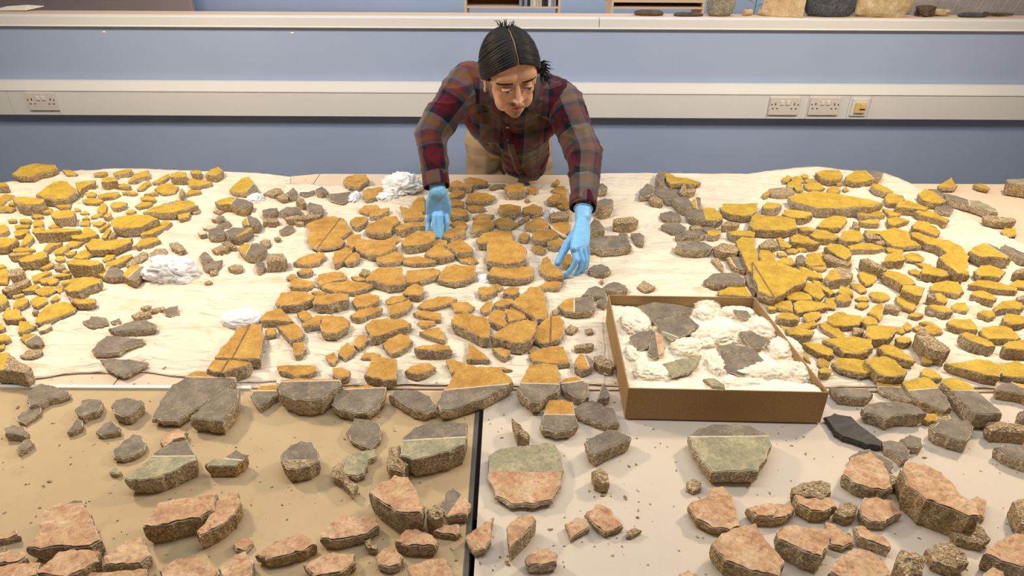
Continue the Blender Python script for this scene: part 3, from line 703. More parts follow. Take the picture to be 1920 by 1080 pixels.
GR6 96,28 102,26 107,30 107,33 98,34 96,34
G12 96,46 104,43 112,44 114,46 112,50 102,53 96,52
R9 114,66 120,65 136,64 142,68 136,71 120,71 114,70
G10 86,76 92,66 98,68 104,76 104,79 92,80
G4 120,83 126,81 130,83 128,86 120,86
G4 134,82 144,81 149,85 148,94 142,94 138,90
G8 86,92 92,88 106,86 126,86 132,92 134,97 120,99 100,100 88,98
G6 144,34 152,27 158,29 160,36 156,39 144,40
G3 160,30 170,31 190,33 191,40 180,44 172,46 162,40
R5 154,44 160,39 168,44 170,48 160,48
G3 172,46 182,44 186,45 184,48 174,48
G4 184,45 194,42 200,44 200,50 188,52
YG4 172,14 178,14 184,19 197,20 212,26 205,28 192,28 178,28 174,24 | 171,18 176,30
G7 162,18 166,12 172,11 171,24 166,26 162,22
G4 167,60 178,58 190,62 190,65 180,67 170,65
G4 168,74 172,71 188,71 196,76 194,80 180,80
G4 184,84 194,82 194,88 186,89
T 960 460 6
G4 86,26 92,22 100,21 108,24 111,29 104,32 94,32 88,30
R2 99,39 102,38 103,41 100,42
G5 102,47 108,43 114,41 120,42 128,46 130,50 122,52 106,51
R3 141,46 148,40 154,43 161,47 156,50 148,51
G5 79,56 86,48 94,46 102,49 106,54 106,60 100,58 94,57
G5 96,62 106,58 108,64 104,67 96,64
OG6 52,68 58,62 66,59 78,58 90,56 92,62 93,72 88,75 74,76 60,75 | 70,58 70,77
O4 30,46 38,41 50,40 57,42 54,47 46,49 36,49
O7 0,64 10,56 20,48 30,48 36,54 38,66 40,76 38,82 28,82 16,74 4,67
R4 45,73 52,71 54,74 50,78 46,78
O2 -2,70 8,74 18,82 20,85 4,86 -6,84
R2 60,94 66,89 74,93 68,99 62,98
R2 82,94 90,93 92,98 84,99
OS6 18,98 26,94 34,87 42,81 54,80 58,86 58,100 54,105 44,108 34,110 28,106 20,103 | 44,80 43,110
O8 31,24 34,15 40,14 46,24 56,31 58,36 50,36 40,32
O3 56,10 66,10 66,20 60,26 56,20
T 960 620 6
O5 19,27 34,20 46,18 58,19 62,28 65,36 56,37 40,37 24,34
O2 18,22 28,20 30,24 22,27
R5 70,16 80,15 90,14 92,16 90,19 72,20
OG8 71,34 76,27 84,28 92,34 91,40 86,42 78,44 71,40 | 82,30 88,43
R8 92,30 100,28 112,34 116,38 112,42 100,40 94,36
G8 100,64 102,60 108,66 110,72 106,76 96,78
OG12 10,58 16,46 20,39 36,38 50,39 54,48 54,64 50,68 40,72 32,80 20,80 12,72 6,66 | 6,60 54,60
OG8 60,54 72,52 80,56 86,60 86,74 80,77 70,74 60,68 54,58 | 52,60 86,56
OG9 38,86 42,79 56,79 68,82 70,92 74,106 66,112 50,114 34,110 32,104 36,94 | 34,94 72,96
G5 68,88 80,80 90,78 100,82 104,86 114,88 118,98 120,106 108,108 94,104 84,100 72,94
T 1280 300 6
YG4 10,46 16,42 20,43 21,52 18,56 12,54 6,48 | 14,41 17,57
GY8 4,58 10,55 18,57 24,54 36,54 44,62 45,66 34,68 24,68 14,66 6,62 | 22,54 26,68
R5 0,33 8,32 15,32 14,35 8,37 0,37
Y4 0,22 3,22 4,27 0,29
R6 0,26 4,30 2,40 -4,36
G8 -12,42 4,42 10,48 12,52 4,54 -4,52
Y6 43,54 46,48 64,49 84,48 83,58 78,63 68,64 54,62 44,57
R6 44,73 48,69 58,70 64,71 60,74 46,75
YR3 90,38 98,32 112,31 122,32 126,37 118,40 106,40 98,38 92,41 | 96,30 98,42
Y9 120,40 134,36 148,34 170,37 192,42 212,46 224,50 212,55 196,54 176,55 152,55 138,50 124,46
Y8 90,52 95,47 108,48 112,50 108,54 96,56 91,55
Y7 112,61 115,56 130,57 144,59 146,62 138,65 122,65
Y8 75,74 78,64 82,61 98,64 110,63 126,67 129,76 116,79 94,79 80,78
Y5 151,75 160,66 172,63 184,64 185,68 178,76 166,77 156,76
Y6 150,14 160,11 176,12 180,17 178,21 166,23 156,20
Y2 170,24 178,22 179,28 174,28
Y1 180,32 184,30 187,34 182,35
Y4 163,32 168,30 176,31 178,34 172,37 164,36
Y2 136,28 144,25 154,26 160,32 154,34 142,33 138,31
Y1 118,26 122,24 130,24 134,28 130,31 120,30
Y1 134,16 137,15 141,17 140,20 135,20
Y1 112,21 118,17 122,19 120,24 114,25
Y1 122,20 128,18 134,19 136,24 132,27 124,25
Y1 137,22 146,21 150,24 144,26 138,25
Y2 118,27 124,28 124,32 118,31
Y2 125,29 132,28 136,34 128,35
Y7 50,80 62,79 76,80 81,82 80,88 72,87 66,86 56,84
R5 8,74 16,73 22,76 20,78 10,78
G2 20,76 32,74 42,79 40,82 28,81
G5 0,80 18,79 26,83 20,86 8,86 0,84
Y5 28,80 36,78 43,80 42,84 34,86 28,85
G7 -6,92 8,91 24,93 34,98 30,101 14,102 0,101 -8,98
R8 35,98 44,94 56,95 64,99 60,104 46,104 38,101
Y5 130,76 140,75 150,78 146,80 134,80
Y6 143,84 150,78 162,80 174,85 176,87 168,90 150,88
Y6 121,86 130,82 142,88 154,95 146,96 122,92
Y3 108,90 116,92 123,96 120,99 110,98
Y1 128,98 136,98 140,102 132,103
Y1 116,101 124,99 132,102 126,105 118,104
Y1 106,88 110,87 114,90 112,92 108,91
R5 86,95 94,90 102,89 108,96 104,98 88,98
Y8 60,92 66,87 80,88 81,98 84,104 84,118 80,126 74,124 68,110 66,104 62,100
Y2 86,98 98,103 104,106 102,111 90,114 86,110
Y6 176,88 180,80 192,78 200,82 204,88 198,92 184,92
Y7 160,98 166,94 178,95 188,101 190,108 182,112 174,108 166,103
Y3 138,112 146,106 154,104 160,110 158,118 144,120 138,117
Y1 106,104 116,104 118,108 108,108
T 1280 460 6
YG4 50,14 58,12 70,13 80,14 82,22 76,24 70,29 60,27 54,22 | 52,12 60,28
R2 32,16 40,14 46,24 46,30 42,26
G6 24,40 34,32 44,31 62,31 70,38 70,44 60,44 48,44 36,44
YG3 40,52 52,47 72,47 84,52 80,56 76,58 58,56 42,56 | 70,46 78,58
G6 70,33 78,31 82,38 84,50 76,46
YS11 79,18 90,18 104,18 118,24 130,28 140,36 138,42 122,48 114,54 104,58 94,54 86,51 80,36 | 80,22 99,52
Y3 138,20 140,10 146,8 154,10 160,20 160,23 152,23 142,22
Y2 140,22 150,20 162,22 162,26 156,29 148,27
G6 128,12 134,10 139,14 138,19 130,19
Y3 131,24 136,24 148,30 156,33 158,38 148,37 134,33
R6 158,10 166,10 176,16 186,18 190,22 182,22 168,19 160,16
Y3 104,19 112,14 122,14 128,20 122,22 112,22
Y2 86,16 96,13 104,14 104,19 90,18
Y1 180,10 186,14 190,20 186,22 180,18
YR9 160,36 166,28 176,25 188,28 192,33 188,37 176,38 166,40 | 170,26 180,38
Y4 128,46 138,40 148,42 156,48 160,56 154,62 146,58 138,52
Y4 116,58 124,52 134,52 144,56 146,62 132,62 120,62
Y3 146,38 154,40 164,48 172,54 166,56 158,50 148,43
Y5 174,52 178,46 186,48 192,52 192,56 184,56
Y5 172,58 180,54 188,56 190,62 182,64 174,62
Y3 94,67 104,69 106,72 98,73
Y3 102,66 112,63 122,62 124,68 124,74 114,72 104,70
Y4 125,65 132,62 146,63 160,66 164,70 150,73 130,76 126,71
Y2 160,60 170,59 174,66 172,71 164,70 160,66
Y6 105,79 112,75 124,77 132,82 130,85 120,84 108,82
Y3 136,78 144,75 154,75 156,80 148,85 140,87 137,82
Y5 164,80 172,76 184,78 200,80 204,84 198,90 184,91 170,90 164,86
Y3 154,88 164,86 174,92 182,100 184,106 176,106 164,98 158,95
Y8 116,95 126,92 138,94 148,96 146,100 134,102 120,101
Y2 126,92 134,88 148,86 152,90 140,94 128,94
Y2 110,89 118,94 116,98 112,96
Y1 174,75 182,75 184,77 176,77
T 1280 620 6
Y5 134,14 144,13 154,14 168,21 170,28 164,29 152,25 142,19
Y8 158,10 172,9 192,7 212,11 214,20 206,22 196,26 186,22 174,18 166,14
Y6 168,36 176,31 190,32 208,34 224,40 222,45 206,48 190,46 176,42
Y1 152,32 158,30 166,36 164,40 156,41 152,38
Y6 153,44 160,41 168,44 166,48 156,48
Y2 131,22 134,20 142,30 144,36 140,33
T 1600 300 6
YG6 -8,18 2,12 14,12 28,13 33,15 31,19 22,22 14,24 0,25 -8,22 | 14,13 24,22
Y5 20,30 22,26 30,27 38,31 45,36 44,38 34,37 26,34
Y5 36,41 40,38 48,39 54,43 58,45 50,48 40,48 37,46
R3 50,39 56,40 57,43 53,43
Y7 48,52 52,46 62,45 74,50 84,54 80,57 70,55 60,54 50,54
Y4 -4,46 2,46 10,49 12,53 8,55 -4,56
Y4 2,58 14,58 24,55 34,59 36,62 24,64 8,64
Y2 33,54 40,56 50,58 53,61 48,64 40,63
Y4 38,66 48,64 58,66 63,68 54,71 46,74 40,73 39,70
Y4 6,69 18,67 30,67 29,72 20,72 10,71
R6 0,69 4,70 8,76 0,77
Y6 70,58 76,54 84,55 92,59 100,64 108,67 104,71 96,67 86,65 76,63
Y7 66,74 72,69 84,70 94,76 98,80 94,85 88,83 78,80 68,78
R4 12,82 20,82 30,86 32,89 16,88
Y4 14,79 30,80 46,76 60,80 66,86 70,92 76,97 66,97 56,99 44,97 38,93 30,84 16,83
Y7 66,82 74,82 84,86 96,89 108,90 122,97 126,104 130,108 128,116 112,112 104,104 94,97 84,95 76,91 67,87
Y10 120,98 124,100 126,104 130,116 126,128 118,128 104,118 96,110 104,106
Y3 -6,80 8,80 10,86 10,91 4,92 -6,92
Y4 -6,98 8,94 20,94 32,96 36,99 26,101 12,101 -4,102
Y2 36,99 50,98 56,102 54,104 40,104
R3 24,92 34,90 36,94 28,95
YR6 73,38 80,33 90,35 98,40 104,46 98,49 86,48 78,45 | 84,32 104,48
G2 84,33 92,33 102,38 104,42 100,42 92,37
GV6 104,37 116,40 130,45 142,46 152,51 160,56 162,60 154,59 144,55 132,51 118,48 106,44 | 129,40 131,55
G4 94,52 106,51 113,55 110,59 102,58 92,55
R6 146,63 152,62 168,65 182,67 183,69 174,70 160,69 148,67
Y2 166,80 170,77 182,78 184,84 176,85 170,83
Y4 95,29 102,25 110,20 113,25 117,29 114,31 98,31
Y3 135,28 142,27 150,29 154,31 152,33 142,31
VG11 173,22 180,22 200,21 200,30 174,26
YG9 130,103 136,97 146,93 152,93 162,98 172,105 178,110 172,112 158,110 144,110 136,106 | 148,92 176,112
GR6 166,98 170,96 180,100 196,107 200,113 190,112 178,106 168,101
T 1600 460 6
Y8 34,18 38,10 54,7 57,12 58,17 48,18 38,18
Y2 58,10 66,8 74,10 79,15 76,19 68,18 60,17
R9 8,16 14,15 26,20 38,26 36,28 22,24 12,20
Y8 33,32 38,28 50,30 60,34 68,40 70,44 64,45 54,44 44,38 36,35
Y10 56,44 66,45 72,46 80,48 78,52 76,58 68,56 60,52 55,49
Y2 5,32 10,29 20,29 26,33 26,38 22,43 14,46 8,39
Y2 -4,43 8,43 14,49 15,52 8,53 0,47
Y1 18,54 26,52 34,53 41,57 40,60 32,63 22,61
Y1 2,60 8,57 15,58 18,62 8,62
Y2 2,67 8,64 16,64 18,67 12,71 6,70
Y2 16,76 24,68 32,65 34,72 33,80 30,85 26,80
Y4 8,86 12,80 20,79 26,84 28,90 14,90
R5 36,66 44,66 54,70 52,74 36,71
Y3 48,58 52,57 60,62 70,65 71,70 66,74 56,70 50,65
Y3 62,78 70,75 78,77 79,79 72,81 64,80
Y7 76,29 80,24 88,24 96,26 106,29 108,33 100,35 88,34 78,33
Y2 70,20 80,20 88,22 84,26 78,24
Y1 62,28 70,26 76,30 74,34 66,32
Y5 108,28 120,28 130,30 131,34 120,35 110,33
Y4 86,46 92,42 104,40 118,42 122,48 124,53 118,56 108,54 98,52 88,50
Y4 92,54 98,54 106,60 106,63 102,65 94,62
R8 84,54 90,54 94,60 90,60 84,58
Y7 82,69 90,67 102,68 110,72 112,75 102,76 90,73
Y3 110,68 116,65 126,65 130,71 128,74 118,74 112,72
Y4 140,76 146,73 158,74 160,79 154,82 146,80
Y5 136,30 144,22 154,21 164,25 172,29 168,33 164,37 154,36 144,36 138,34
Y4 130,44 140,39 152,39 166,42 178,46 184,48 184,52 174,51 160,50 146,48 132,46
Y2 174,45 184,39 196,40 206,44 204,50 190,48 182,47
Y6 132,55 136,51 146,51 156,56 161,60 158,63 148,60 140,58
Y6 158,70 166,64 180,62 190,66 192,70 186,72 172,71 162,73
R6 184,58 190,56 200,58 200,62 186,61
R8 180,30 188,26 200,25 200,32 184,31
Y6 168,82 172,77 184,78 196,80 200,84 190,88 178,90 170,87
Y6 106,86 112,83 122,84 132,84 138,90 140,96 128,95 116,92 108,89
Y2 78,93 84,90 92,90 100,95 101,98 92,100 84,98
Y1 74,87 80,85 90,87 92,89 84,90
Y2 56,90 60,86 66,90 66,94 60,96 57,94
Y2 67,92 74,90 78,94 72,96
R12 70,100 76,94 82,97 92,106 86,110 76,108
Y8 14,96 16,90 30,90 46,92 48,97 44,103 38,106 20,106 14,101
Y2 46,92 56,92 58,98 54,99 48,96
Y6 48,104 54,102 64,104 66,108 58,110 50,109
R5 0,92 12,94 12,98 0,100
Y5 142,96 146,92 158,90 172,91 178,94 184,100 188,105 182,107 166,106 152,106 146,101
Y10 120,100 126,98 134,100 146,105 156,109 160,114 152,114 140,111 128,106
T 1600 620 6
Y7 -20,9 2,8 14,11 20,16 21,19 14,25 4,27 -10,26 -18,18
Y7 28,19 34,16 44,15 54,21 62,28 70,33 66,35 56,33 46,30 36,27
Y11 14,33 22,30 36,30 46,34 52,40 60,46 58,50 48,52 36,51 28,48 22,42 16,37
Y3 -8,34 4,34 8,40 11,48 8,52 0,48 -8,46
YG4 27,56 34,52 46,52 56,58 62,64 68,74 69,80 62,80 48,76 34,70 29,66 | 28,63 62,64
YG8 56,58 66,54 80,52 86,54 92,60 96,65 104,74 110,88 102,91 90,86 78,80 70,76 64,70 | 62,67 98,65
YG14 101,54 110,52 120,53 132,60 140,68 152,80 163,90 166,95 150,96 136,96 126,84 112,68 100,58 | 114,67 144,68
Y4 76,46 80,42 90,44 98,50 100,54 88,54 78,50
Y3 77,29 82,28 90,33 88,37 80,37 77,34
R14 72,6 84,4 94,10 104,18 109,22 104,25 92,22 80,16
Y8 104,36 112,36 128,34 138,32 152,34 162,40 166,47 164,53 150,51 134,46 116,41
Y5 162,38 174,36 184,34 196,40 196,54 180,53 168,51
YG8 196,60 200,66 200,76 188,72 172,70 162,68 160,64 166,60 178,58 | 172,56 200,68
Y10 168,18 176,12 192,10 204,14 204,22 186,22 172,21
G8 -26,64 0,65 16,66 22,72 16,76 0,76 -16,74
G11 11,86 18,82 30,80 50,80 64,83 74,88 81,94 70,96 58,95 46,97 38,100 24,94 14,92
YR4 77,100 84,94 98,92 108,94 112,100 104,102 92,102 84,103 | 96,90 92,104
G9 86,107 96,103 112,100 126,101 134,106 132,114 128,118 116,116 100,116 90,112
R8 148,102 164,102 184,106 196,110 196,116 176,112 154,108
GR9 186,92 196,86 204,88 204,100 190,98
T 1440 780 4
K3 43,1 50,-2 62,0 72,9 80,15 86,20 84,23 74,22 64,18 56,16 50,12
GR4 86,19 92,18 100,20 106,26 106,30 100,34 94,28 88,25
G4 99,18 106,14 115,17 116,22 112,24 104,23
G4 62,30 68,26 76,25 86,31 94,36 90,41 84,38 78,40
P8 56,44 62,32 76,28 86,36 90,44 93,54 86,56 76,54 64,50
R6 90,44 98,46 99,50 92,52
P16 100,40 104,34 116,36 130,42 140,52 144,60 156,66 158,76 150,76 136,70 118,64 104,52
P3 146,64 156,61 163,64 162,78 156,74 150,70
R8 18,54 26,50 40,48 47,51 47,57 40,62 28,60 19,58
P7 19,58 30,62 46,62 51,68 44,72 32,72 22,66
R6 50,72 54,66 62,64 67,68 66,74 58,76
P5 68,70 72,62 84,62 94,64 100,73 94,76 88,80 78,80 70,76
P5 -16,70 -2,66 16,66 20,70 14,76 4,78 -10,77
P5 65,84 70,82 78,88 88,92 92,98 90,100 80,96 68,92
P3 43,80 50,82 56,87 64,92 64,96 56,99 46,96 44,88
R5 138,88 148,83 156,80 162,85 167,92 162,96 150,94 142,92
R7 119,100 128,95 138,95 148,104 150,110 140,114 124,108
P12 7,86 16,82 28,84 40,86 46,86 47,92 44,100 40,106 28,102 16,96 8,92
P10 162,104 172,94 186,88 200,90 200,110 190,114 174,110
R10 184,64 192,62 200,66 200,86 190,80
G7 122,10 128,5 140,3 150,3 154,8 152,14 148,20 136,17 126,13
R7 164,8 172,4 184,6 196,7 196,14 180,12 168,12
GR6 170,24 178,22 196,23 196,36 184,32 176,28
T 960 780 4
GV9 150,6 168,6 178,8 192,15 194,22 190,32 184,42 170,42 150,42 142,32 136,22 133,14 140,9 | 132,15 196,16
VP4 -17,30 -8,25 6,23 18,22 30,20 36,28 38,40 36,52 30,63 16,66 0,66 -12,60 -18,46 | -20,42 40,43
G8 55,20 64,14 72,10 80,10 89,15 88,18 78,22 68,27 62,30 57,26
R8 0,2 4,6 13,14 11,17 4,14
R7 60,42 66,39 72,43 73,50 68,50 62,48
R3 131,50 136,47 142,50 142,54 136,56 132,54
P5 132,68 136,65 145,62 150,54 158,53 165,60 166,66 168,72 171,83 164,86 150,84 138,78
P3 55,74 64,66 74,70 78,78 83,83 76,86 69,88 62,82
P3 40,81 48,77 56,78 58,84 50,88 44,92
R2 86,86 92,84 97,86 90,90 86,90
P10 -4,84 4,76 14,74 18,78 12,86 4,94 -2,100
P6 10,106 18,100 28,100 34,104 33,110 22,112 12,111
P12 150,96 158,88 172,84 182,82 190,94 198,102 204,110 200,120 180,116 160,108
P6 180,72 192,67 200,70 196,76 184,76
T 0 780 4
GR3 50,12 58,2 62,4 62,8 56,11 51,12
G4 3,10 10,7 18,8 21,12 18,15 10,14 4,14
G3 12,24 18,18 23,17 25,20 20,24 14,27
G3 72,12 78,6 84,4 90,9 90,12 84,13 76,14
G3 85,27 92,20 100,14 106,15 109,20 108,25 100,30 92,32 86,31
PO3 120,20 126,13 134,10 140,12 139,17 130,18 124,24
GV10 128,20 140,18 146,30 147,34 142,36 130,42 120,46 108,48 98,48 94,46 104,38 112,32 118,26 | 110,30 147,31
VG7 154,36 160,33 168,32 178,26 185,30 182,34 176,38 164,38 156,38 | 166,32 182,34
V2 82,42 86,39 90,40 91,42 88,44 83,43
P9 20,98 28,88 34,70 46,66 62,66 68,74 72,86 76,94 68,98 56,99 42,98 30,100
G1 50,66 56,63 62,63 64,67 56,67
P11 108,84 112,76 120,66 136,62 152,60 162,58 160,70 150,76 140,78 126,82 114,84
P9 148,88 156,78 162,66 172,58 178,57 180,66 176,74 166,82 156,88 150,91
P1 175,97 180,92 188,91 190,96 184,102 177,101
P6 78,106 86,100 96,92 106,90 110,98 113,106 106,112 90,112 78,112
P3 0,90 8,88 12,86 15,90 8,92 -2,94
R3 -2,99 4,98 4,102 -2,104
T 480 780 4
GR9 18,30 26,22 34,19 42,20 46,26 47,34 40,38 30,40 24,40 20,36 | 18,33 48,33
G3 68,12 74,2 84,3 92,6 95,12 93,18 86,24 78,22 71,18
GV13 110,16 118,9 130,5 146,5 158,7 158,16 156,22 144,27 130,30 118,32 108,29 110,20 | 108,18 158,17
VG3 65,32 72,28 82,26 89,25 90,30 84,34 81,44 76,46 66,44
R10 98,36 100,24 108,22 108,32 114,36 110,42 100,40
R5 57,40 62,35 65,42 70,48 76,52 72,58 64,48 58,46
P14 85,57 94,50 104,45 114,46 120,56 126,68 124,74 112,74 104,72 96,66 90,62
R10 128,72 134,66 140,70 140,76 134,78 128,76
GP6 138,68 142,58 148,54 156,60 161,66 158,74 150,74 144,76 | 156,56 140,80
P6 48,90 56,82 64,76 80,75 90,77 92,82 84,88 70,92 56,94 49,93
P6 0,104 12,96 24,91 34,89 44,94 45,97 36,102 20,106 8,108
P7 104,94 112,86 120,85 132,90 136,95 134,98 124,98 112,97
P3 133,87 140,82 152,82 153,88 150,90 140,89
R4 81,94 86,92 91,98 90,100 84,99
P4 90,106 96,100 104,100 110,106 108,112 100,114 92,112
P4 157,91 166,84 172,80 178,76 176,84 176,94 172,100 164,102 160,98
P4 50,110 60,104 70,104 74,104 73,112 66,118 54,118
T 0 945 4
P9 0,38 6,36 18,36 20,40 14,44 -4,46
P9 -6,48 6,46 24,44 30,44 28,54 10,62 -6,60
P9 24,52 36,44 44,36 56,34 74,36 74,44 64,50 50,56
P6 30,62 56,50 80,52 110,50 110,62 60,64
P7 120,50 132,42 146,40 156,44 164,52 158,62 126,62
P6 164,48 176,40 184,36 190,44 188,58 170,60
P6 228,46 240,40 250,36 264,38 266,44 256,52 236,56
P5 306,48 320,42 334,42 338,50 342,58 320,62 310,60
T 960 945 2
P7 119,26 122,21 128,17 134,18 140,22 142,27 128,30
R6 144,22 146,17 151,18 155,20 154,26 148,27
P4 176,29 177,26 180,24 184,26 185,29
P3 62,27 66,25 70,27 66,29
"""
# ------------------------------------------------------------ plaster fragments
# each line: colours + side height, outline of the painted top, optional divider between two colours
def parse():
    out = []; ox = oy = 0; sc = 1
    for L in DATA.strip().split('\n'):
        t = L.split()
        if t[0] == 'T': ox, oy, sc = float(t[1]), float(t[2]), float(t[3]); u = 10/sc if sc > 1 else 1; continue
        code = t[0].rstrip('0123456789'); d = int(t[0][len(code):])
        pts = []; div = None; rest = t[1:]
        if '|' in rest: k = rest.index('|'); div = rest[k+1:]; rest = rest[:k]
        f = lambda s: (ox+float(s.split(',')[0])*u, oy+float(s.split(',')[1])*u)
        out.append([code, d*u, [f(s) for s in rest], [f(s) for s in div] if div else None])
    return out
FR = parse()
def parea(p): return abs(sum(p[i][0]*p[(i+1) % len(p)][1]-p[(i+1) % len(p)][0]*p[i][1] for i in range(len(p))))/2
SHEET_Y = fl
def rest_z(x, y):
    if y > SHEET_Y-.006: return TZ+(.0070 if 520 < proj(Vector((x, y, TZ)))[0] < 1130 else .0052)
    return TZ+.0022
def outline(poly, z, slope, rng):
    W = [P(px, py, z) for px, py in poly]
    c = sum(W, Vector())/len(W)
    per = sum((W[i]-W[(i+1) % len(W)]).length for i in range(len(W))); step = max(.0055, per/44)
    out = []
    for i in range(len(W)):
        a, b = W[i], W[(i+1) % len(W)]; n = max(1, int((b-a).length/step)); nr = Vector(((b-a).y, -(b-a).x, 0)).normalized()
        for k in range(n):
            p = a.lerp(b, k/n); j = noise.noise(p*120+Vector((3, 1, 0)))*.0026+noise.noise(p*45+Vector((3, 1, 4)))*.0018+rng.uniform(-.0006, .0006)
            j *= min(1, per/.20)
            fr_ = k/n; p += (p-c)*(.022-.030*math.sin(PI*fr_)**.6*min(1, n/3))
            if k == 0: j = 0
            out.append(p+nr*j)
    for p in out: p.z = z+(p.x-c.x)*slope[0]+(p.y-c.y)*slope[1]
    return out, c
FOOT = []
def make_frag(i, code, d, poly, div, stuff_bm=None, z0=None, tilt=None):
    rng = random.Random(i*7+1); a0 = sum(p[0] for p in poly)/len(poly); b0 = sum(p[1] for p in poly)/len(poly)
    c = P(a0, b0, TZ+.02)
    if z0 is None: z0 = rest_z(c.x, c.y)
    q = P(a0, b0, z0+.02); h = proj(q)[1]-proj(q+Vector((0, 0, .1)))[1]; ppm = h/.1
    t = min(.085, max(d*1.12+1.0, 4.5)/ppm)
    sl = tilt or (rng.uniform(-.05, .05), rng.uniform(-.06, .04))
    top, c = outline(poly, z0+t, sl, rng); n = len(top); o = Vector((c.x, c.y, z0))
    FOOT.append([(p.x, p.y) for p in top]); rough = code == 'R'; bm = bmesh.new()
    prof = [(1.0, 1.0), (1.012, .80), (1.005, .52), (.965, .24), (.88, 0)] if t > .02 else [(1, 1), (1.015, .6), (.93, 0)]
    rings = []
    for s, f in prof:
        R_ = []
        for k, p in enumerate(top):
            e_ = 0 if f in (1.0,) else (noise.noise(p*70+Vector((0, 0, f*9)))*.07+noise.noise(p*160+Vector((0, 0, f*19)))*.05+rng.uniform(-.02, .02))
            e_ = e_*min(1, .03/max(.008, (p-c).length)); ss = s+e_*(1 if f > 0 else .6)
            R_.append(bm.verts.new((c.x+(p.x-c.x)*ss, c.y+(p.y-c.y)*ss, z0+(p.z-z0)*f)))
        rings.append(R_)
    for r in range(len(rings)-1):
        for k in range(n): bm.faces.new((rings[r][k], rings[r+1][k], rings[r+1][(k+1) % n], rings[r][(k+1) % n]))
    bot = bm.faces.new(rings[-1][::-1])
    if rough:
        prev = rings[0]
        for s, up in ((.72, .10), (.38, .16)):
            R_ = []
            for k, p in enumerate(top):
                e_ = noise.noise(p*55+Vector((s*9, 0, 0)))*.5
                R_.append(bm.verts.new((c.x+(p.x-c.x)*(s+e_*.1), c.y+(p.y-c.y)*(s+e_*.1), p.z+t*(up+.28*e_))))
            for k in range(n): bm.faces.new((prev[k], R_[k], R_[(k+1) % n], prev[(k+1) % n]))
            prev = R_
        cv = bm.verts.new((c.x, c.y, sum(p.z for p in top)/n+t*.16))
        for k in range(n): bm.faces.new((prev[k], cv, prev[(k+1) % n]))
    else:
        f_ = bm.faces.new(rings[0]); f_.material_index = 1
        tri = bmesh.ops.triangulate(bm, faces=[f_])
    nm = {'Y': 'yellow', 'O': 'ochre', 'G': 'grey', 'V': 'green', 'P': 'pink', 'R': 'bare_mortar', 'K': 'black', 'W': 'pale'}
    mm = M['R'] if rough else (M['M'] if (code[0] in 'OG' or rng.random() < .4) else M['MB'])
    if code == 'K': mm = M['K']
    # painted face: a thin slab of its own on the mortar
    face = None
    if not rough:
        fb = bmesh.new(); ins = []
        for k, p in enumerate(top):
            v = p-c; L = max(.006, v.length); s = 1-(.0016+.0012*noise.noise(p*120))/L; ins.append(Vector((c.x+v.x*s, c.y+v.y*s, p.z)))
        lo = [fb.verts.new(p-Vector((0, 0, .0004))) for p in ins]; los = set(lo); hi = [fb.verts.new(p+Vector((0, 0, .0011))) for p in ins]
        for k in range(n): fb.faces.new((lo[k], lo[(k+1) % n], hi[(k+1) % n], hi[k]))
        tf = fb.faces.new(hi); bmesh.ops.triangulate(fb, faces=[tf]); mats = [M[code[0]]]
        big = (max(p.x for p in top)-min(p.x for p in top)) > .05
        if code[0] in 'PV' or big:
            es = [e for e in fb.edges if e.calc_length() > .010]
            for _ in range(2):
                es = [e for e in fb.edges if e.calc_length() > .012]
                if es: bmesh.ops.subdivide_edges(fb, edges=es, cuts=1); bmesh.ops.triangulate(fb, faces=[f for f in fb.faces if len(f.verts) > 3])
            am = .0032 if code[0] == 'P' else (.0016 if code[0] == 'V' else .0007)
            for v in fb.verts:
                if v.co.z > z0+t*.5 and v not in los: v.co.z += am*(.75+noise.noise(v.co*60)+.6*noise.noise(v.co*140))
        if div and code != 'GO':
            z = z0+t; A, B_ = P(*div[0], z), P(*div[1], z); dr = (B_-A).normalized(); nr = Vector((dr.y, -dr.x, 0))
            if (top[0]-A).dot(nr) > 0: nr = -nr
            two = code[1] if code[1] != 'S' else code[0]; wl = .0028 if code[1] == 'S' else (.0018 if two in 'GV' and code[0] in 'YOGV' else 0)
            for off in ((-wl, wl) if wl else (0,)):
                bmesh.ops.bisect_plane(fb, geom=fb.verts[:]+fb.edges[:]+fb.faces[:], dist=1e-6, plane_co=A+nr*off, plane_no=nr)
            mats = [M[code[0]], M[two], M['W'] if code[1] != 'S' else M['stripe']]
            for f in fb.faces:
                s = (f.calc_center_median()-A).dot(nr); f.material_index = 2 if (wl and abs(s) < wl) else (1 if s > 0 else 0)
        elif len(code) > 1: mats = [M[code[0]]]
        face = (fb, mats)
    if stuff_bm is not None:
        for v_, b_, mo in ((bm, stuff_bm, 0), (face[0] if face else None, stuff_bm, 2)):
            if v_ is None: continue
            me = bpy.data.meshes.new('tmp')
            for f in v_.faces: f.material_index = (0 if f.material_index == 0 else 1) if mo == 0 else (3 if code[0] == 'O' else 2)
            bmesh.ops.recalc_face_normals(v_, faces=v_.faces); v_.to_mesh(me); v_.free(); b_.from_mesh(me); bpy.data.meshes.remove(me)
        return None
    name = ('two_tone' if (len(code) > 1 and div and code[1] != 'S') else nm[code[0]])+('_plaster_fragment' if code != 'K' else '_slate_fragment')
    if rough: name = 'mortar_fragment'
    if not face: return from_bm(name, bm, [mm], origin=o)
    ob = empty(name, o); from_bm('mortar_backing' if code != 'K' else 'stone_body', bm, [mm, M['W'] if code != 'K' else M['K']], ob, origin=o).location = (0, 0, 0)
    fb, mats = face; used = sorted({f.material_index for f in fb.faces})
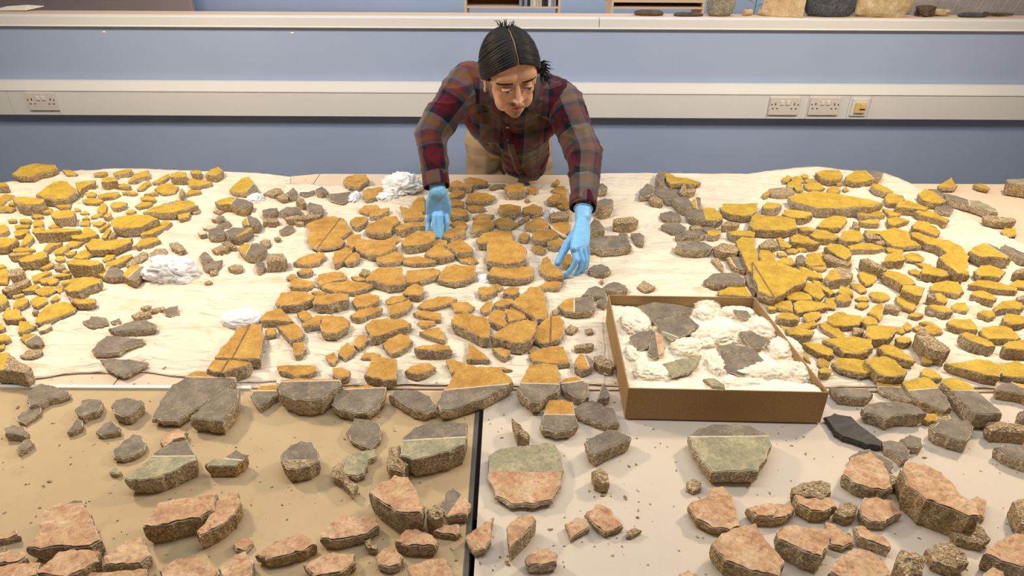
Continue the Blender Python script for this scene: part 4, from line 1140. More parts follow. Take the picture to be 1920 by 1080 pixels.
    if len(used) < 2:
        from_bm('painted_face' if code != 'K' else 'smooth_face', fb, [mats[used[0]]] if used else mats, ob, origin=o).location = (0, 0, 0)
    else:
        me0 = bpy.data.meshes.new('t'); fb.to_mesh(me0); fb.free()
        for u_ in used:
            b2 = bmesh.new(); b2.from_mesh(me0); bmesh.ops.delete(b2, geom=[f for f in b2.faces if f.material_index != u_], context='FACES')
            if not b2.faces: b2.free(); continue
            for f in b2.faces: f.material_index = 0
            cc = (code[0], code[1] if code[1] != 'S' else code[0], 'S' if code[1] == 'S' else 'L')[u_]
            nm_ = {'S': 'dark_stripe', 'L': 'white_line', 'R': 'worn_area'}.get(cc) or (nm[cc]+'_band' if code[1] != 'S' else 'painted_face')
            from_bm(nm_, b2, [mats[u_]], ob, origin=o).location = (0, 0, 0)
        bpy.data.meshes.remove(me0)
    return ob
ANCH = [(66, 317, 'thick yellow slab overhanging the left rear corner'), (112, 360, 'arched yellow slab at far left'), (52, 378, 'chunky yellow slab near left edge'),
 (118, 403, 'blocky square-fronted yellow slab at left'), (245, 417, 'broad pointed yellow slab left of tissue ball'), (322, 392, 'long low yellow slab beside bare tissue'), (205, 460, 'notched wide yellow slab behind tissue ball'),
 (18, 458, 'flat yellow slab at left frame edge'), (155, 491, 'thick dark-edged slab left of tissue ball'), (158, 533, 'pointed slab at right tip of left heap'), (103, 588, 'smooth ochre-yellow slab lowest in left heap'), (12, 590, 'forked yellow slab at left frame edge'), (22, 690, 'big crumbling lump at left frame edge'),
 (222, 648, 'larger grey slab on left tissue sheet'), (233, 688, 'triangular grey slab at front of left sheet'), (250, 616, 'pitted grey slab on left tissue sheet'), (66, 323, 'x'),
 (403, 318, 'small yellow block at rear edge of sheet'), (452, 345, 'yellow block with grey corner at rear'), (457, 388, 'grey slab leaning beside yellow piece at rear'), (450, 430, 'grey slab at centre of rear grey group'), (480, 465, 'domed grey slab beside crusty rock'), (519, 487, 'crusty bare rock left of ochre field'), (617, 436, 'largest creased ochre slab at field corner'),
 (668, 347, 'lone ochre slab on bare rear table'), (729, 468, 'broad slab below crossing ochre pieces'), (787, 445, 'ochre slab just left-front of left glove'), (870, 350, 'rear ochre slab right of left sleeve'), (960, 470, 'thick rectangular ochre slab in field centre'), (957, 512, 'ochre slab with pale rim, field centre'), (853, 515, 'pale-rimmed ochre slab left of field centre'), (705, 520, 'dark-fronted ochre slab in field'),
 (568, 560, 'leftmost ochre slab of wide front pair'), (620, 563, 'pale-rimmed ochre slab right of leftmost pair'), (722, 612, 'broad pale-rimmed ochre slab, field front left'), (883, 610, 'large ochre slab at field front centre'), (1000, 570, 'tall split ochre slab, right of field'), (1020, 610, 'ochre slab with dark vertical stripe'), (450, 645, 'big sloping ochre slab with brown stripe'), (1030, 660, 'wide ochre slab left of the box'),
 (345, 750, 'largest dark grey slab on tan cloth'), (400, 765, 'dark grey slab beside the largest grey one'), (583, 735, 'thick grey slab with chewed front edge'), (680, 745, 'grey slab with ochre top edge'), (775, 755, 'grey oval slab above cloth gap'), (895, 735, 'long half-ochre half-grey slab'), (1005, 735, 'two-tone slab in front of ochre field'), (1047, 790, 'upright ochre-topped grey slab'),
 (1145, 462, 'largest grey slab right of right glove'), (1218, 418, 'lone bare-sided slab behind the box'), (1262, 335, 'yellow-faced slab at rear right sheet edge'), (1235, 370, 'grey slab in rear right cluster'), (1385, 396, 'five-sided yellow slab at right sheet corner'), (1450, 420, 'joined broad yellow slab, right heap'), (1545, 380, 'widest yellow slab at rear of right heap'), (1570, 330, 'rearmost domed yellow slab, right heap'), (1450, 525, 'largest split yellow slab behind box corner'), (1360, 520, 'grey slab just behind the box'),
 (1690, 445, 'broad yellow slab, right heap middle'), (1765, 485, 'long yellow slab at heap right edge'), (1860, 475, 'thick yellow slab near right frame edge'), (1830, 385, 'long grey-green slab at rear right'), (1738, 395, 'yellow slab with mortar front, rear right'), (1740, 520, 'winged yellow slab in right heap'), (1775, 545, 'pale-topped yellow slab, lower right heap'), (1885, 535, 'wide yellow slab by right frame edge'), (1648, 625, 'large yellow slab below yellow point'), (1800, 620, 'yellow slab with dark left side, front right'), (1590, 650, 'pointed yellow slab right of box corner'), (1660, 675, 'stepped yellow slab right of the box'), (1825, 690, 'long leaning yellow slab at front right'), (1808, 745, 'half-yellow grey slab with dark left edge'),
 (1675, 775, 'broad grey slab beside the black stone'), (1790, 810, 'grey slab alone on beige cloth'), (1370, 850, 'large grey-green slab in front of box'), (985, 890, 'green-and-pink slab at cloth gap'), (1140, 835, 'grey slab left of box shadow'), (1335, 960, 'lumpy pink piece below grey-green slab'), (1750, 930, 'largest pink boulder, front right'), (1625, 885, 'pink boulder under grey sliver'), (1500, 1010, 'large pink piece, front right group'), (1395, 1040, 'big pink slab at bottom, right of centre'),
 (800, 840, 'big grey-green block left of cloth gap'), (670, 875, 'green-topped block left of big grey-green block'), (745, 930, 'large pink block left of cloth gap'), (655, 995, 'oval pink slab on tan cloth'), (115, 990, 'large pink slab at lower left'), (340, 965, 'large crumbly pink slab, left cloth'), (420, 965, 'pink slab leaning on crumbly pink slab'), (300, 880, 'dark green slab on tan cloth'), (90, 745, 'grey boulder near white edge strip'), (105, 785, 'largest grey slab in left cloth cluster'), (560, 855, 'grey-topped crusty block on tan cloth'), (530, 1035, 'long red-speckled slab, bottom left'), (1135, 975, 'square pink piece on beige cloth')]
ANCH = [a for a in ANCH if a[2] != 'x']
cent = [(sum(p[0] for p in f[2])/len(f[2]), sum(p[1] for p in f[2])/len(f[2])) for f in FR]
own = {}
for ax, ay, ph in ANCH:
    k = min((k for k in range(len(FR)) if k not in own), key=lambda k: (cent[k][0]-ax)**2+(cent[k][1]-ay)**2*2); own[k] = ph
EXTRA = [(820, 400, 'the left-hand blue glove'), (1085, 480, 'the right-hand blue glove'), (318, 510, 'the white tissue ball'), (1150, 640, "the box's left side"), (1480, 650, "the box's right side"), (1600, 805, 'the black stone'), (455, 600, 'the low white tissue puff')]
anchors = [(cent[k][0], cent[k][1], 'the '+ph) for k, ph in own.items()]+EXTRA
ORD = ['', 'second', 'third', 'fourth', 'fifth', 'sixth', 'seventh', 'eighth', 'ninth', 'tenth', 'eleventh', 'twelfth']
DIRS = ['right of', 'front-right of', 'in front of', 'front-left of', 'left of', 'back-left of', 'behind', 'back-right of']
CN = {'Y': 'yellow', 'O': 'ochre', 'G': 'grey', 'V': 'green', 'P': 'pink', 'R': 'bare mortar', 'K': 'black', 'W': 'pale'}
def describe(k):
    code, d, poly, div = FR[k]; W = [P(px, py, TZ+.02) for px, py in poly]
    ar = parea([(v.x, v.y) for v in W])*1e4; xs = [v.x for v in W]; ys = [v.y for v in W]; asp = (max(xs)-min(xs))/max(.001, max(ys)-min(ys))
    sz = 'tiny' if ar < 6 else 'small' if ar < 18 else 'medium' if ar < 45 else 'large' if ar < 110 else 'very large'
    sh = 'three-cornered' if len(poly) <= 4 and ar < 60 and len(poly) == 3 else 'wide' if asp > 2.0 else 'narrow' if asp < .55 else 'rounded' if len(poly) >= 8 else 'angular'
    col = CN[code[0]] if not (div and len(code) > 1 and code[1] != 'S') else CN[code[0]]+'-and-'+CN[code[1]].replace(' ', '-')
    return sz, sh, col
sect = {}
for k in range(len(FR)):
    if k in own: continue
    x, y = cent[k]; a = min(range(len(anchors)), key=lambda a: (anchors[a][0]-x)**2+((anchors[a][1]-y)*1.7)**2)
    an = math.atan2((y-anchors[a][1])*1.7, x-anchors[a][0]); s = int(round(an/(PI/4))) % 8
    sect.setdefault((a, s), []).append((math.hypot(x-anchors[a][0], (y-anchors[a][1])*1.7), k))
LAB = {}
for (a, s), L in sect.items():
    for r, (_, k) in enumerate(sorted(L)):
        sz, sh, col = describe(k); LAB[k] = f"{sz} {sh} {col} piece, {ORD[r]+' ' if r else ''}{DIRS[s]} {anchors[a][2]}"
        if len(LAB[k].split()) > 16: LAB[k] = LAB[k].replace(sh+' ', '', 1).replace(' the ', ' ', 1) if len(LAB[k].split()) > 17 else LAB[k].replace(sh+' ', '', 1)
for k, ph in own.items(): LAB[k] = ph
def is_yellow(c): return c[0] in 'YO'
order = sorted([k for k in range(len(FR)) if is_yellow(FR[k][0])], key=lambda k: -parea(FR[k][2]))
small = set(order[300:]); sbm = bmesh.new()
GRP = {'Y': 'yellow plaster fragments', 'O': 'ochre plaster fragments', 'G': 'grey plaster fragments', 'V': 'green plaster fragments', 'P': 'pink plaster fragments', 'R': 'bare mortar fragments', 'K': None, 'W': 'pale plaster fragments'}
for k, (code, d, poly, div) in enumerate(FR):
    if k in small and k not in own: make_frag(k, code, d, poly, div, sbm); continue
    tl = None
    if abs(cent[k][0]-1033) < 12 and abs(cent[k][1]-502) < 12 and code == 'O': tl = (.35, .1); HELD = k
    ob = make_frag(k, code, d, poly, div, tilt=tl)
    tag(ob, LAB[k], 'slate' if code == 'K' else 'plaster fragment', GRP[code[0]])
    if code == 'K': ob['label'] = 'smooth black slate lying right of the cardboard box corner'
o = from_bm('small_plaster_fragments', sbm, [M['MB'], M['W'], M['Y'], M['O']]); tag(o, 'scatter of the smallest yellow and ochre chips between the larger fragments', 'plaster chips', None, 'stuff')
# the sheets lie flat under every fragment and under the box
def flatten_sheets(extra=()):
    h = .004; x0, y0 = -2.6, .6; gx, gy = int(5.2/h), int(2.7/h); mask = np.zeros((gy, gx))
    for poly in list(FOOT)+list(extra):
        A = np.array(poly); lo = A.min(0); hi = A.max(0); i0, i1 = int((lo[0]-x0)/h), int((hi[0]-x0)/h)+2; j0, j1 = int((lo[1]-y0)/h), int((hi[1]-y0)/h)+2
        i0, j0, i1, j1 = max(0, i0), max(0, j0), min(gx, i1), min(gy, j1)
        if i1 <= i0 or j1 <= j0: continue
        X, Y = np.meshgrid(x0+np.arange(i0, i1)*h, y0+np.arange(j0, j1)*h); ins = np.zeros(X.shape, bool); n = len(A)
        for k in range(n):
            (xa, ya), (xb, yb) = A[k], A[(k+1) % n]
            if ya != yb: ins ^= ((ya > Y) != (yb > Y)) & (X < (xb-xa)*(Y-ya)/(yb-ya)+xa)
        mask[j0:j1, i0:i1] = np.maximum(mask[j0:j1, i0:i1], ins)
    for _ in range(2): mask = np.maximum.reduce([mask, np.roll(mask, 1, 0), np.roll(mask, -1, 0), np.roll(mask, 1, 1), np.roll(mask, -1, 1)])
    for _ in range(3): mask = (mask+np.roll(mask, 1, 0)+np.roll(mask, -1, 0)+np.roll(mask, 1, 1)+np.roll(mask, -1, 1))/5
    for o in bpy.data.objects:
        if not o.name.startswith('tissue_sheet'): continue
        me = o.data; a = np.empty(len(me.vertices)*3, np.float32); me.vertices.foreach_get('co', a); a = a.reshape(-1, 3); wx, wy = a[:, 0]+o.location.x, a[:, 1]+o.location.y
        m_ = mask[np.clip(((wy-y0)/h).round().astype(int), 0, gy-1), np.clip(((wx-x0)/h).round().astype(int), 0, gx-1)]
        base = TZ+(.0042 if o.name.endswith('001') else .0022)-o.location.z; up = a[:, 2]-base; lift = np.where(up > .03, 0, m_); a[:, 2] = base+up*(1-.90*lift); me.vertices.foreach_set('co', a.ravel()); me.update()
# crumbs of mortar: a loose scatter nobody could count
bm = bmesh.new(); rng = random.Random(5)
for i in range(1000):
    px = rng.uniform(0, 1920); py = 335+745*rng.random()**.8; s = rng.uniform(.0008, .0026)*(1.7 if rng.random() < .08 else 1); p = P(px, py, TZ)
    p.z = rest_z(p.x, p.y)+s*.3-.001
    if -.004 < p.x-xg0 < .02 and p.y < fl: continue
    bmesh.ops.create_icosphere(bm, subdivisions=1, radius=s, matrix=Matrix.Translation(p) @ Matrix.Rotation(rng.uniform(0, 3), 4, 'Z') @ Matrix.Diagonal((rng.uniform(1, 2.4), 1, .8, 1)))
tag(from_bm('mortar_crumbs', bm, M['MB']), 'brown mortar crumbs scattered over the sheets and cloths', 'crumbs', None, 'stuff')
# ------------------------------------------------------------ cardboard box
RZ = TZ+.0985
rim = [P(1140, 553, RZ), P(1415, 557, RZ), P(1555, 736, RZ), P(1178, 728, RZ)]
bo = [Vector((p.x, p.y, TZ+.006)) for p in rim]
cb = sum(bo, Vector())/4; cb.z = TZ+.006
bx = empty('cardboard_box', cb); tag(bx, 'open brown cardboard box holding tissue and dark fragments', 'box')
th = .0035
def inset(pts, d): c = sum(pts, Vector())/4; return [p+Vector((math.copysign(d, c.x-p.x), math.copysign(d, c.y-p.y), 0)) for p in pts]
ri, bi = inset(rim, th), inset(bo, th)
for k, nm in enumerate(('rear_wall', 'right_wall', 'front_wall', 'left_wall')):
    j = (k+1) % 4; bm = bmesh.new(); v = [bm.verts.new(p) for p in (bo[k], bo[j], rim[j], rim[k], bi[k], bi[j], ri[j], ri[k])]
    for f in ((0, 1, 2, 3), (5, 4, 7, 6), (3, 2, 6, 7), (1, 0, 4, 5), (0, 3, 7, 4), (2, 1, 5, 6)): bm.faces.new([v[q] for q in f])
    bmesh.ops.bevel(bm, geom=[e for e in bm.edges], offset=.0008, segments=1, affect='EDGES'); relp(from_bm(nm, bm, M['card'], bx), cb)
bm = bmesh.new(); v = [bm.verts.new(p+Vector((0, 0, .001))) for p in bi]; u = [bm.verts.new(p+Vector((0, 0, .004))) for p in bi]; bm.faces.new(v[::-1]); bm.faces.new(u)
for k in range(4): bm.faces.new((v[k], v[(k+1) % 4], u[(k+1) % 4], u[k]))
relp(from_bm('base', bm, M['card'], bx), cb)
# tissue bedding (one crumpled layer) and wads
def ridged(p, o=4):
    s = 0; a = 1; f = 1
    for _ in range(o): s += a*(1-abs(noise.noise(p*f))*2); a *= .5; f *= 2.05
    return s
ri3 = inset(rim, .009); nx = ny = 120; bm = bmesh.new(); G = []
for j in range(ny+1):
    row = []
    for i in range(nx+1):
        a = ri3[0].lerp(ri3[1], i/nx); b = ri3[3].lerp(ri3[2], i/nx); p = a.lerp(b, j/ny); v = i/nx; w_ = j/ny
        h = .056+.018*noise.noise(p*7)+.012*ridged(p*9)*.5+.004*ridged(p*26)
        h += .018*max(0, w_-.75)*4*(.3+v)
        row.append(bm.verts.new((p.x, p.y, TZ+min(.090, max(.03, h)))))
    G.append(row)
for j in range(ny):
    for i in range(nx): bm.faces.new((G[j][i], G[j+1][i], G[j+1][i+1], G[j][i+1]))
r = bmesh.ops.extrude_face_region(bm, geom=bm.faces[:]); bmesh.ops.translate(bm, verts=[q for q in r['geom'] if isinstance(q, bmesh.types.BMVert)], vec=(0, 0, -.0012))
tag(from_bm('tissue_bedding', bm, M['wad'], smooth=True, origin=cb), 'crumpled cream tissue lining filling the cardboard box', 'tissue')
def wad(px, py, z, rx, ry, rz_, seed, label, m='wad', amp=.30, name='tissue_wad', sub=5, group=None, rot=0, hang=0):
    c = P(px, py, z); bm = bmesh.new(); bmesh.ops.create_icosphere(bm, subdivisions=sub, radius=1); se = Vector((seed*5.3, seed*1.7, 0)); cs, sn = math.cos(rot), math.sin(rot)
    for v in bm.verts:
        q = v.co.copy(); q2 = q+Vector((noise.noise(q*2+se), noise.noise(q*2-se), 0))*.5; d = 1+amp*(.40*ridged(q*1.1+se, 1)-.4)+amp*.40*(ridged(q2*2.4+se, 1)-.5)+amp*.30*(ridged(q2*5.2+se, 1)-.5)+amp*.12*ridged(q2*12+se, 1)
        q = Vector((q.x*d*rx, q.y*d*ry, q.z*d*rz_)); q = Vector((q.x*cs-q.y*sn, q.x*sn+q.y*cs, q.z)); q.z = max(q.z, -rz_*.75)
        v.co = q
    o = from_bm(name, bm, M[m], smooth=True); o.location = c; tag(o, label, 'tissue', group); return o
W = [(1190, 610, .045, .055, .042, 'tissue wad in the box below the rear left corner', 0), (1235, 568, .075, .022, .022, 'smooth rolled tissue along the rear rim of the box', 0), (1325, 575, .045, .035, .035, 'tissue wad at rear middle of the box', .4),
     (1385, 590, .055, .026, .028, 'folded tissue along the right of the rear rim', -.2), (1320, 590, .035, .03, .03, 'small tissue tuft right of rear dark fragment', 1), (1430, 620, .058, .045, .035, 'tissue wad against the box right wall, rear', -.9),
     (1345, 635, .085, .045, .042, 'largest tissue wad in centre of the box', .3), (1285, 655, .05, .035, .033, 'tissue wad left of the box centre', .5), (1185, 668, .024, .035, .026, 'tissue wad along the box left wall', .1),
     (1470, 660, .045, .055, .04, 'tissue wad against box right wall, middle', -.6), (1340, 690, .028, .055, .036, 'upright tissue twist at front centre of box', .1), (1230, 700, .055, .04, .028, 'tissue wad in the box front left corner', 0),
     (1430, 705, .080, .04, .042, 'tissue wad along the front wall right of centre', 0), (1490, 705, .050, .045, .045, 'tall tissue wad in box front right corner', -.4), (1400, 725, .07, .025, .025, 'low tissue roll against the front wall', 0)]
for k, (px, py, rx, ry, rz_, lb, rt) in enumerate(W): wad(px, py, TZ+.062, rx, ry, rz_*.8, k+11, lb, amp=.34, rot=rt, group='tissue wads in the box')
BF = [('GO', 4, [(1198, 574), (1225, 569), (1262, 573), (1298, 580), (1297, 588), (1262, 592), (1222, 598)], 'dark rear fragment with brown edge inside the box'),
 ('GV', 5, [(1225, 602), (1260, 598), (1290, 597), (1310, 612), (1290, 624), (1262, 634), (1248, 626)], 'grey-green fragment just in front of rear boxed one'),
 ('G', 3, [(1180, 632), (1200, 624), (1222, 622), (1222, 636), (1214, 650), (1192, 656)], 'grey fragment at left inside the box'),
 ('GP', 4, [(1222, 624), (1234, 628), (1248, 650), (1244, 662), (1226, 668), (1215, 660)], 'red-streaked grey fragment beside the left boxed one'),
 ('V', 4, [(1243, 682), (1275, 676), (1314, 670), (1308, 684), (1290, 700), (1262, 704)], 'green speckled fragment at front left of box'),
 ('G', 5, [(1345, 652), (1368, 649), (1398, 654), (1420, 664), (1435, 680), (1420, 692), (1392, 700), (1360, 692), (1352, 672)], 'largest grey fragment in the box'),
 ('G', 3, [(1386, 624), (1405, 622), (1444, 640), (1430, 650), (1408, 650)], 'slanted grey fragment above largest boxed one'),
 ('G', 2, [(1375, 582), (1400, 584), (1410, 594), (1395, 598)], 'small grey fragment near the rear right box corner'),
 ('V', 3, [(1318, 712), (1338, 711), (1358, 722), (1360, 729), (1335, 724)], 'small green fragment by the box front wall')]
for k, (code, d, poly, lb) in enumerate(BF):
    lift = .076
    dv = None
    if code == 'GV': dv = [(1222, 612), (1300, 640)]
    if code == 'GP': dv = [(1226, 620), (1236, 670)]
    ob = make_frag(900+k, code if dv else code[0], d, poly, dv, z0=TZ+lift, tilt=(.05, .12)); tag(ob, lb, 'plaster fragment', 'fragments in the box')
flatten_sheets([[(p.x, p.y) for p in bo]])
# loose tissue on the tables
wad(318, 508, TZ+.03, .085, .05, .05, 41, 'large crumpled white tissue ball on the left sheet', 'wad_w', .5)
wad(345, 527, TZ+.012, .03, .02, .02, 42, 'small white tissue puff at foot of the large ball', 'wad_w', .4)
wad(455, 598, TZ+.015, .06, .045, .028, 43, 'smooth low white tissue puff left of ochre slabs', 'wad_w', .22)
wad(755, 350, TZ+.03, .085, .06, .055, 44, 'big crumpled white tissue left of the left sleeve', 'wad_w', .55)
wad(720, 372, TZ+.012, .055, .035, .02, 45, 'flat white tissue tail beside the big rear tissue', 'wad_w', .5)
wad(665, 372, TZ+.012, .022, .055, .022, 46, 'narrow white tissue wisp between rear ochre slabs', 'wad_w', .5)
wad(480, 375, TZ+.012, .035, .035, .025, 47, 'white tissue wisp behind the rear grey slabs', 'wad_w', .5)
wad(1035, 402, TZ+.012, .035, .035, .022, 48, 'white tissue scrap left of the right sleeve', 'wad_w', .5)
wad(908, 525, TZ+.010, .022, .032, .014, 49, 'white tissue scrap left of the pale-rimmed central slab', 'wad_w', .4)
wad(1135, 690, TZ+.014, .014, .02, .02, 50, 'tiny tissue twist near box left wall', 'wad', .6)
# ------------------------------------------------------------ the person
def ball(bm, p, r, sc=(1, 1, 1), rot=None, sub=3):
    m = Matrix.Translation(p) @ (rot.to_4x4() if rot else Matrix()) @ Matrix.Diagonal((r*sc[0], r*sc[1], r*sc[2], 1)); bmesh.ops.create_icosphere(bm, subdivisions=sub, radius=1, matrix=m)
def limb(bm, pts, rad, seg=20):
    # dense chain of balls: union after remeshing is a smooth tapering limb
    for i in range(len(pts)-1):
        a, b = Vector(pts[i]), Vector(pts[i+1]); n = max(2, int((b-a).length/(min(rad[i], rad[i+1])*.35)))
        for k in range(n+1): ball(bm, a.lerp(b, k/n), rad[i]+(rad[i+1]-rad[i])*k/n, sub=2)
def remesh(bm, voxel, smooth=6):
    me = bpy.data.meshes.new('t'); bm.to_mesh(me); bm.free(); o = bpy.data.objects.new('t', me); COL.objects.link(o)
    m = o.modifiers.new('r', 'REMESH'); m.mode = 'VOXEL'; m.voxel_size = voxel; m.adaptivity = 0
    if smooth: s = o.modifiers.new('s', 'SMOOTH'); s.factor = .5; s.iterations = smooth
    dg = bpy.context.evaluated_depsgraph_get(); dg.update(); r = bpy.data.meshes.new_from_object(o.evaluated_get(dg)); bpy.data.objects.remove(o); bpy.data.meshes.remove(me); return r
def setv(me, co): me.vertices.foreach_set('co', co.astype(np.float32).ravel()); me.update()
def getv(me): a = np.empty(len(me.vertices)*3, np.float32); me.vertices.foreach_get('co', a); return a.reshape(-1, 3).astype(np.float64)
V = Vector
# joints
shL, elL, wrL = Q(869, 152, 2.56), Q(807, 252, 2.42), Q(821, 358, 2.285)
shR, elR, wrR = Q(1062, 190, 2.55), Q(1097, 292, 2.38), P(1093, 408, TZ+.135)
head = Q(957, 141, 2.20)
neckb = (shL+shR)/2+V((.0, .0, .02)); pelv = V((-.02, 3.10, .93)); hipL, hipR = pelv+V((-.10, 0, -.03)), pelv+V((.10, 0, -.03))
chest = neckb.lerp(pelv, .28)+V((0, -.01, -.05)); belly = neckb.lerp(pelv, .62)+V((0, -.02, -.05))
kneeL, kneeR = V((-.14, 3.06, .50)), V((.13, 3.10, .50)); ankL, ankR = V((-.15, 3.16, .09)), V((.14, 3.16, .09))
# head frame: X to picture right, Y backwards out of the face, Z to the crown
vd = (head-V((0, 0, CZ))).normalized()
Rr = CR.copy(); Yb = vd.copy(); Zc = Rr.cross(Yb).normalized()            # facing the lens exactly
Hm = Matrix((Rr, Yb, Zc)).transposed()
Hm = Hm @ Matrix.Rotation(math.radians(-9), 3, 'Y') @ Matrix.Rotation(math.radians(14), 3, 'Z') @ Matrix.Rotation(math.radians(37), 3, 'X')
Hi = Hm.inverted(); HS = 1.10
def hp(x, y, z): return head+Hm @ (V((x, y, z))*HS)
# hand builder -------------------------------------------------
def hand(bm, wrist, palm_end, fingers, thumb, k=1.0, width=.040):
    # palm: flattened chain; fingers: lists of joints
    a, b = wrist, palm_end; side = (fingers[-1][0]-fingers[0][0]).normalized()
    for s in np.linspace(0, 1, 19):
        c = a.lerp(b, s); hw = (.031+(width-.031)*min(1, s*1.5))*k
        for q in np.linspace(-1, 1, 9): ball(bm, c+side*(hw-.012)*q, (.0172-.003*abs(q)-.002*s)*k, sub=2)
    for f in fingers: limb(bm, [b.lerp(f[0], .4)]+f, [.0128*k, .0120*k]+[(.0118-.0009*i)*k for i in range(1, len(f))])
    limb(bm, thumb, [.0185*k, .0160*k, .0140*k, .0118*k][:len(thumb)])
# left in picture: fingers point down on to the fragments
def handL(bm, k):
    w_ = wrL; kn = P(823, 398, TZ+.092); F = []
    for x0, y0, xm, ym, x1, y1, z0, zm, z1_ in ((806, 402, 803, 417, 802, 433, .085, .055, .030), (815, 405, 815, 425, 819, 445, .088, .055, .022), (826, 405, 826, 426, 827, 446, .09, .055, .022), (836, 400, 838, 418, 837, 434, .088, .060, .030)):
        F.append([P(x0, y0, TZ+z0), P(xm, ym, TZ+zm), P(x1, y1, TZ+z1_)])
    hand(bm, w_, kn, F, [P(833, 376, TZ+.125), P(834, 396, TZ+.072), P(826, 418, TZ+.040), P(822, 434, TZ+.026)], k, .047)
def handR(bm, k):
    kn = P(1087, 462, TZ+.105); F = []
    for x0, y0, xm, ym, x2, y2, x1, y1, z in ((1076, 470, 1081, 488, 1073, 503, 1060, 517, (.100, .078, .050, .022)), (1086, 470, 1092, 488, 1088, 503, 1080, 513, (.098, .072, .045, .018)), (1094, 468, 1098, 486, 1096, 500, 1092, 508, (.092, .064, .040, .016)), (1099, 463, 1101, 478, 1100, 491, 1098, 502, (.085, .058, .036, .016))):
        F.append([P(x0, y0, TZ+z[0]), P(xm, ym, TZ+z[1]), P(x2, y2, TZ+z[2]), P(x1, y1, TZ+z[3])])
    hand(bm, wrR, kn, F[::1], [P(1078, 440, TZ+.110), P(1064, 458, TZ+.088), P(1054, 476, TZ+.070), P(1046, 493, TZ+.050)], k, .050)
# ---- body: one continuous mesh
bm = bmesh.new()
RX = Matrix.Rotation(0, 3, 'X')
ball(bm, hp(0, .012, .030), 1, (.073, .090, .086), Hm, 4); ball(bm, hp(0, -.012, -.030), 1, (.064, .066, .078), Hm, 4)
ball(bm, hp(0, -.040, -.078), 1, (.036, .032, .030), Hm); ball(bm, hp(0, -.052, -.092), 1, (.021, .019, .016), Hm)
for s in (-1, 1):
    ball(bm, hp(s*.034, -.036, -.050), 1, (.025, .032, .040), Hm); ball(bm, hp(s*.037, -.048, -.016), 1, (.021, .018, .024), Hm); ball(bm, hp(s*.022, -.0535, .036), 1, (.040, .0225, .030), Hm); ball(bm, hp(s*.022, -.044, .058), 1, (.040, .026, .036), Hm); ball(bm, hp(s*.046, -.036, .020), 1, (.022, .026, .045), Hm)
    ball(bm, hp(s*.031, -.0655, .003), 1, (.0165, .012, .010), Hm)
    ball(bm, hp(s*.0105, -.078, -.030), 1, (.0075, .008, .0065), Hm)
for q in range(9):
    f = q/8; ball(bm, hp(0, -.066-.022*f, .014-.044*f), .0075+.0030*f, sub=2)
ball(bm, hp(0, -.089, -.029), .0105); ball(bm, hp(0, -.068, -.056), 1, (.026, .014, .012), Hm); ball(bm, hp(0, -.0735, -.0525), 1, (.019, .0085, .0045), Hm); ball(bm, hp(0, -.0725, -.0615), 1, (.017, .0085, .0055), Hm)
limb(bm, [hp(0, .035, -.045), neckb+V((0, .0, .03))], [.055, .054])
limb(bm, [neckb, chest, belly, pelv], [.058, .095, .10, .12])
for s in (-1, 1): ball(bm, chest+V((s*.075, 0, -.01)), .085); ball(bm, pelv+V((s*.06, 0, 0)), .105)
limb(bm, [neckb, shL, elL, wrL], [.045, .046, .040, .026]); limb(bm, [neckb, shR, elR, wrR], [.045, .046, .040, .025])
limb(bm, [hipL, kneeL, ankL], [.085, .055, .040]); limb(bm, [hipR, kneeR, ankR], [.085, .055, .040])
for a in (ankL, ankR): limb(bm, [a+V((0, .03, -.05)), a+V((0, -.14, -.055))], [.034, .028])
handL(bm, .86); handR(bm, .86)
body = remesh(bm, .0028, 5)
co = getv(body); hc = np.array(head); Rm = np.array(Hi); loc = (co-hc) @ Rm.T/HS; x, y, z = loc[:, 0], loc[:, 1], loc[:, 2]
inh = (np.abs(x) < .09) & (np.abs(y) < .13) & (z > -.125) & (z < .14); fr = inh & (y < -.02)
g2 = lambda a, m, s: np.exp(-((a-m)/s)**2)
dy = np.zeros(len(co))
for s in (-1, 1): dy += .0045*g2(x, s*.019, .010)*g2(z, .012, .010)+.0028*g2(x, s*.031, .017)*g2(z, .0145, .0035)+.0016*g2(x, s*.031, .015)*g2(z, -.0045, .003)
dy += .0035*g2(z+14*x*x, -.0550, .0028)*g2(x, 0, .023)-.0016*g2(z, -.0515, .003)*g2(x, 0, .017)-.0022*g2(z, -.0622, .0034)*g2(x, 0, .014)+.002*g2(z, -.071, .005)*g2(x, 0, .016)
dy += .0014*g2(x, 0, .004)*g2(z, -.045, .006)
loc[:, 1] += np.where(fr, dy, 0); co[inh] = (loc[inh]*HS) @ np.array(Hm).T+hc; setv(body, co)
# skin tint map (colour only): lips, brows, beard shade
col = np.tile(np.array([.62, .355, .225, 1.0]), (len(co), 1)); r_ = np.random.rand(len(co))
def lay(c, f): 
    f = np.clip(f, 0, 1)[:, None]*fr[:, None]; col[:, :3] = col[:, :3]*(1-f)+np.array(c)*f
lay((.66, .36, .25), .5*g2(z, -.02, .03)); lay((.62, .28, .20), .4*(g2(x, .045, .02)+g2(x, -.045, .02))*g2(z, -.015, .02))
lay((.42, .13, .10), 1.15*np.clip(1-np.abs(x)/.025, 0, 1)**.5*g2(z, -.0567, .0082)); lay((.10, .035, .03), .95*g2(z+14*x*x, -.0550, .0017)*(np.abs(x) < .024))
lay((.07, .04, .03), (.60+.35*r_)*g2(z, -.0455, .0055)*g2(np.abs(x), .015, .014)); lay((.07, .04, .03), (.55+.35*r_)*g2(z, -.084, .013)*g2(x, 0, .015)); lay((.14, .08, .05), .25*g2(z, -.098, .014)*g2(x, 0, .04))
lay((.30, .13, .10), .35*(g2(x, .0095, .004)+g2(x, -.0095, .004))*g2(z, -.038, .003))
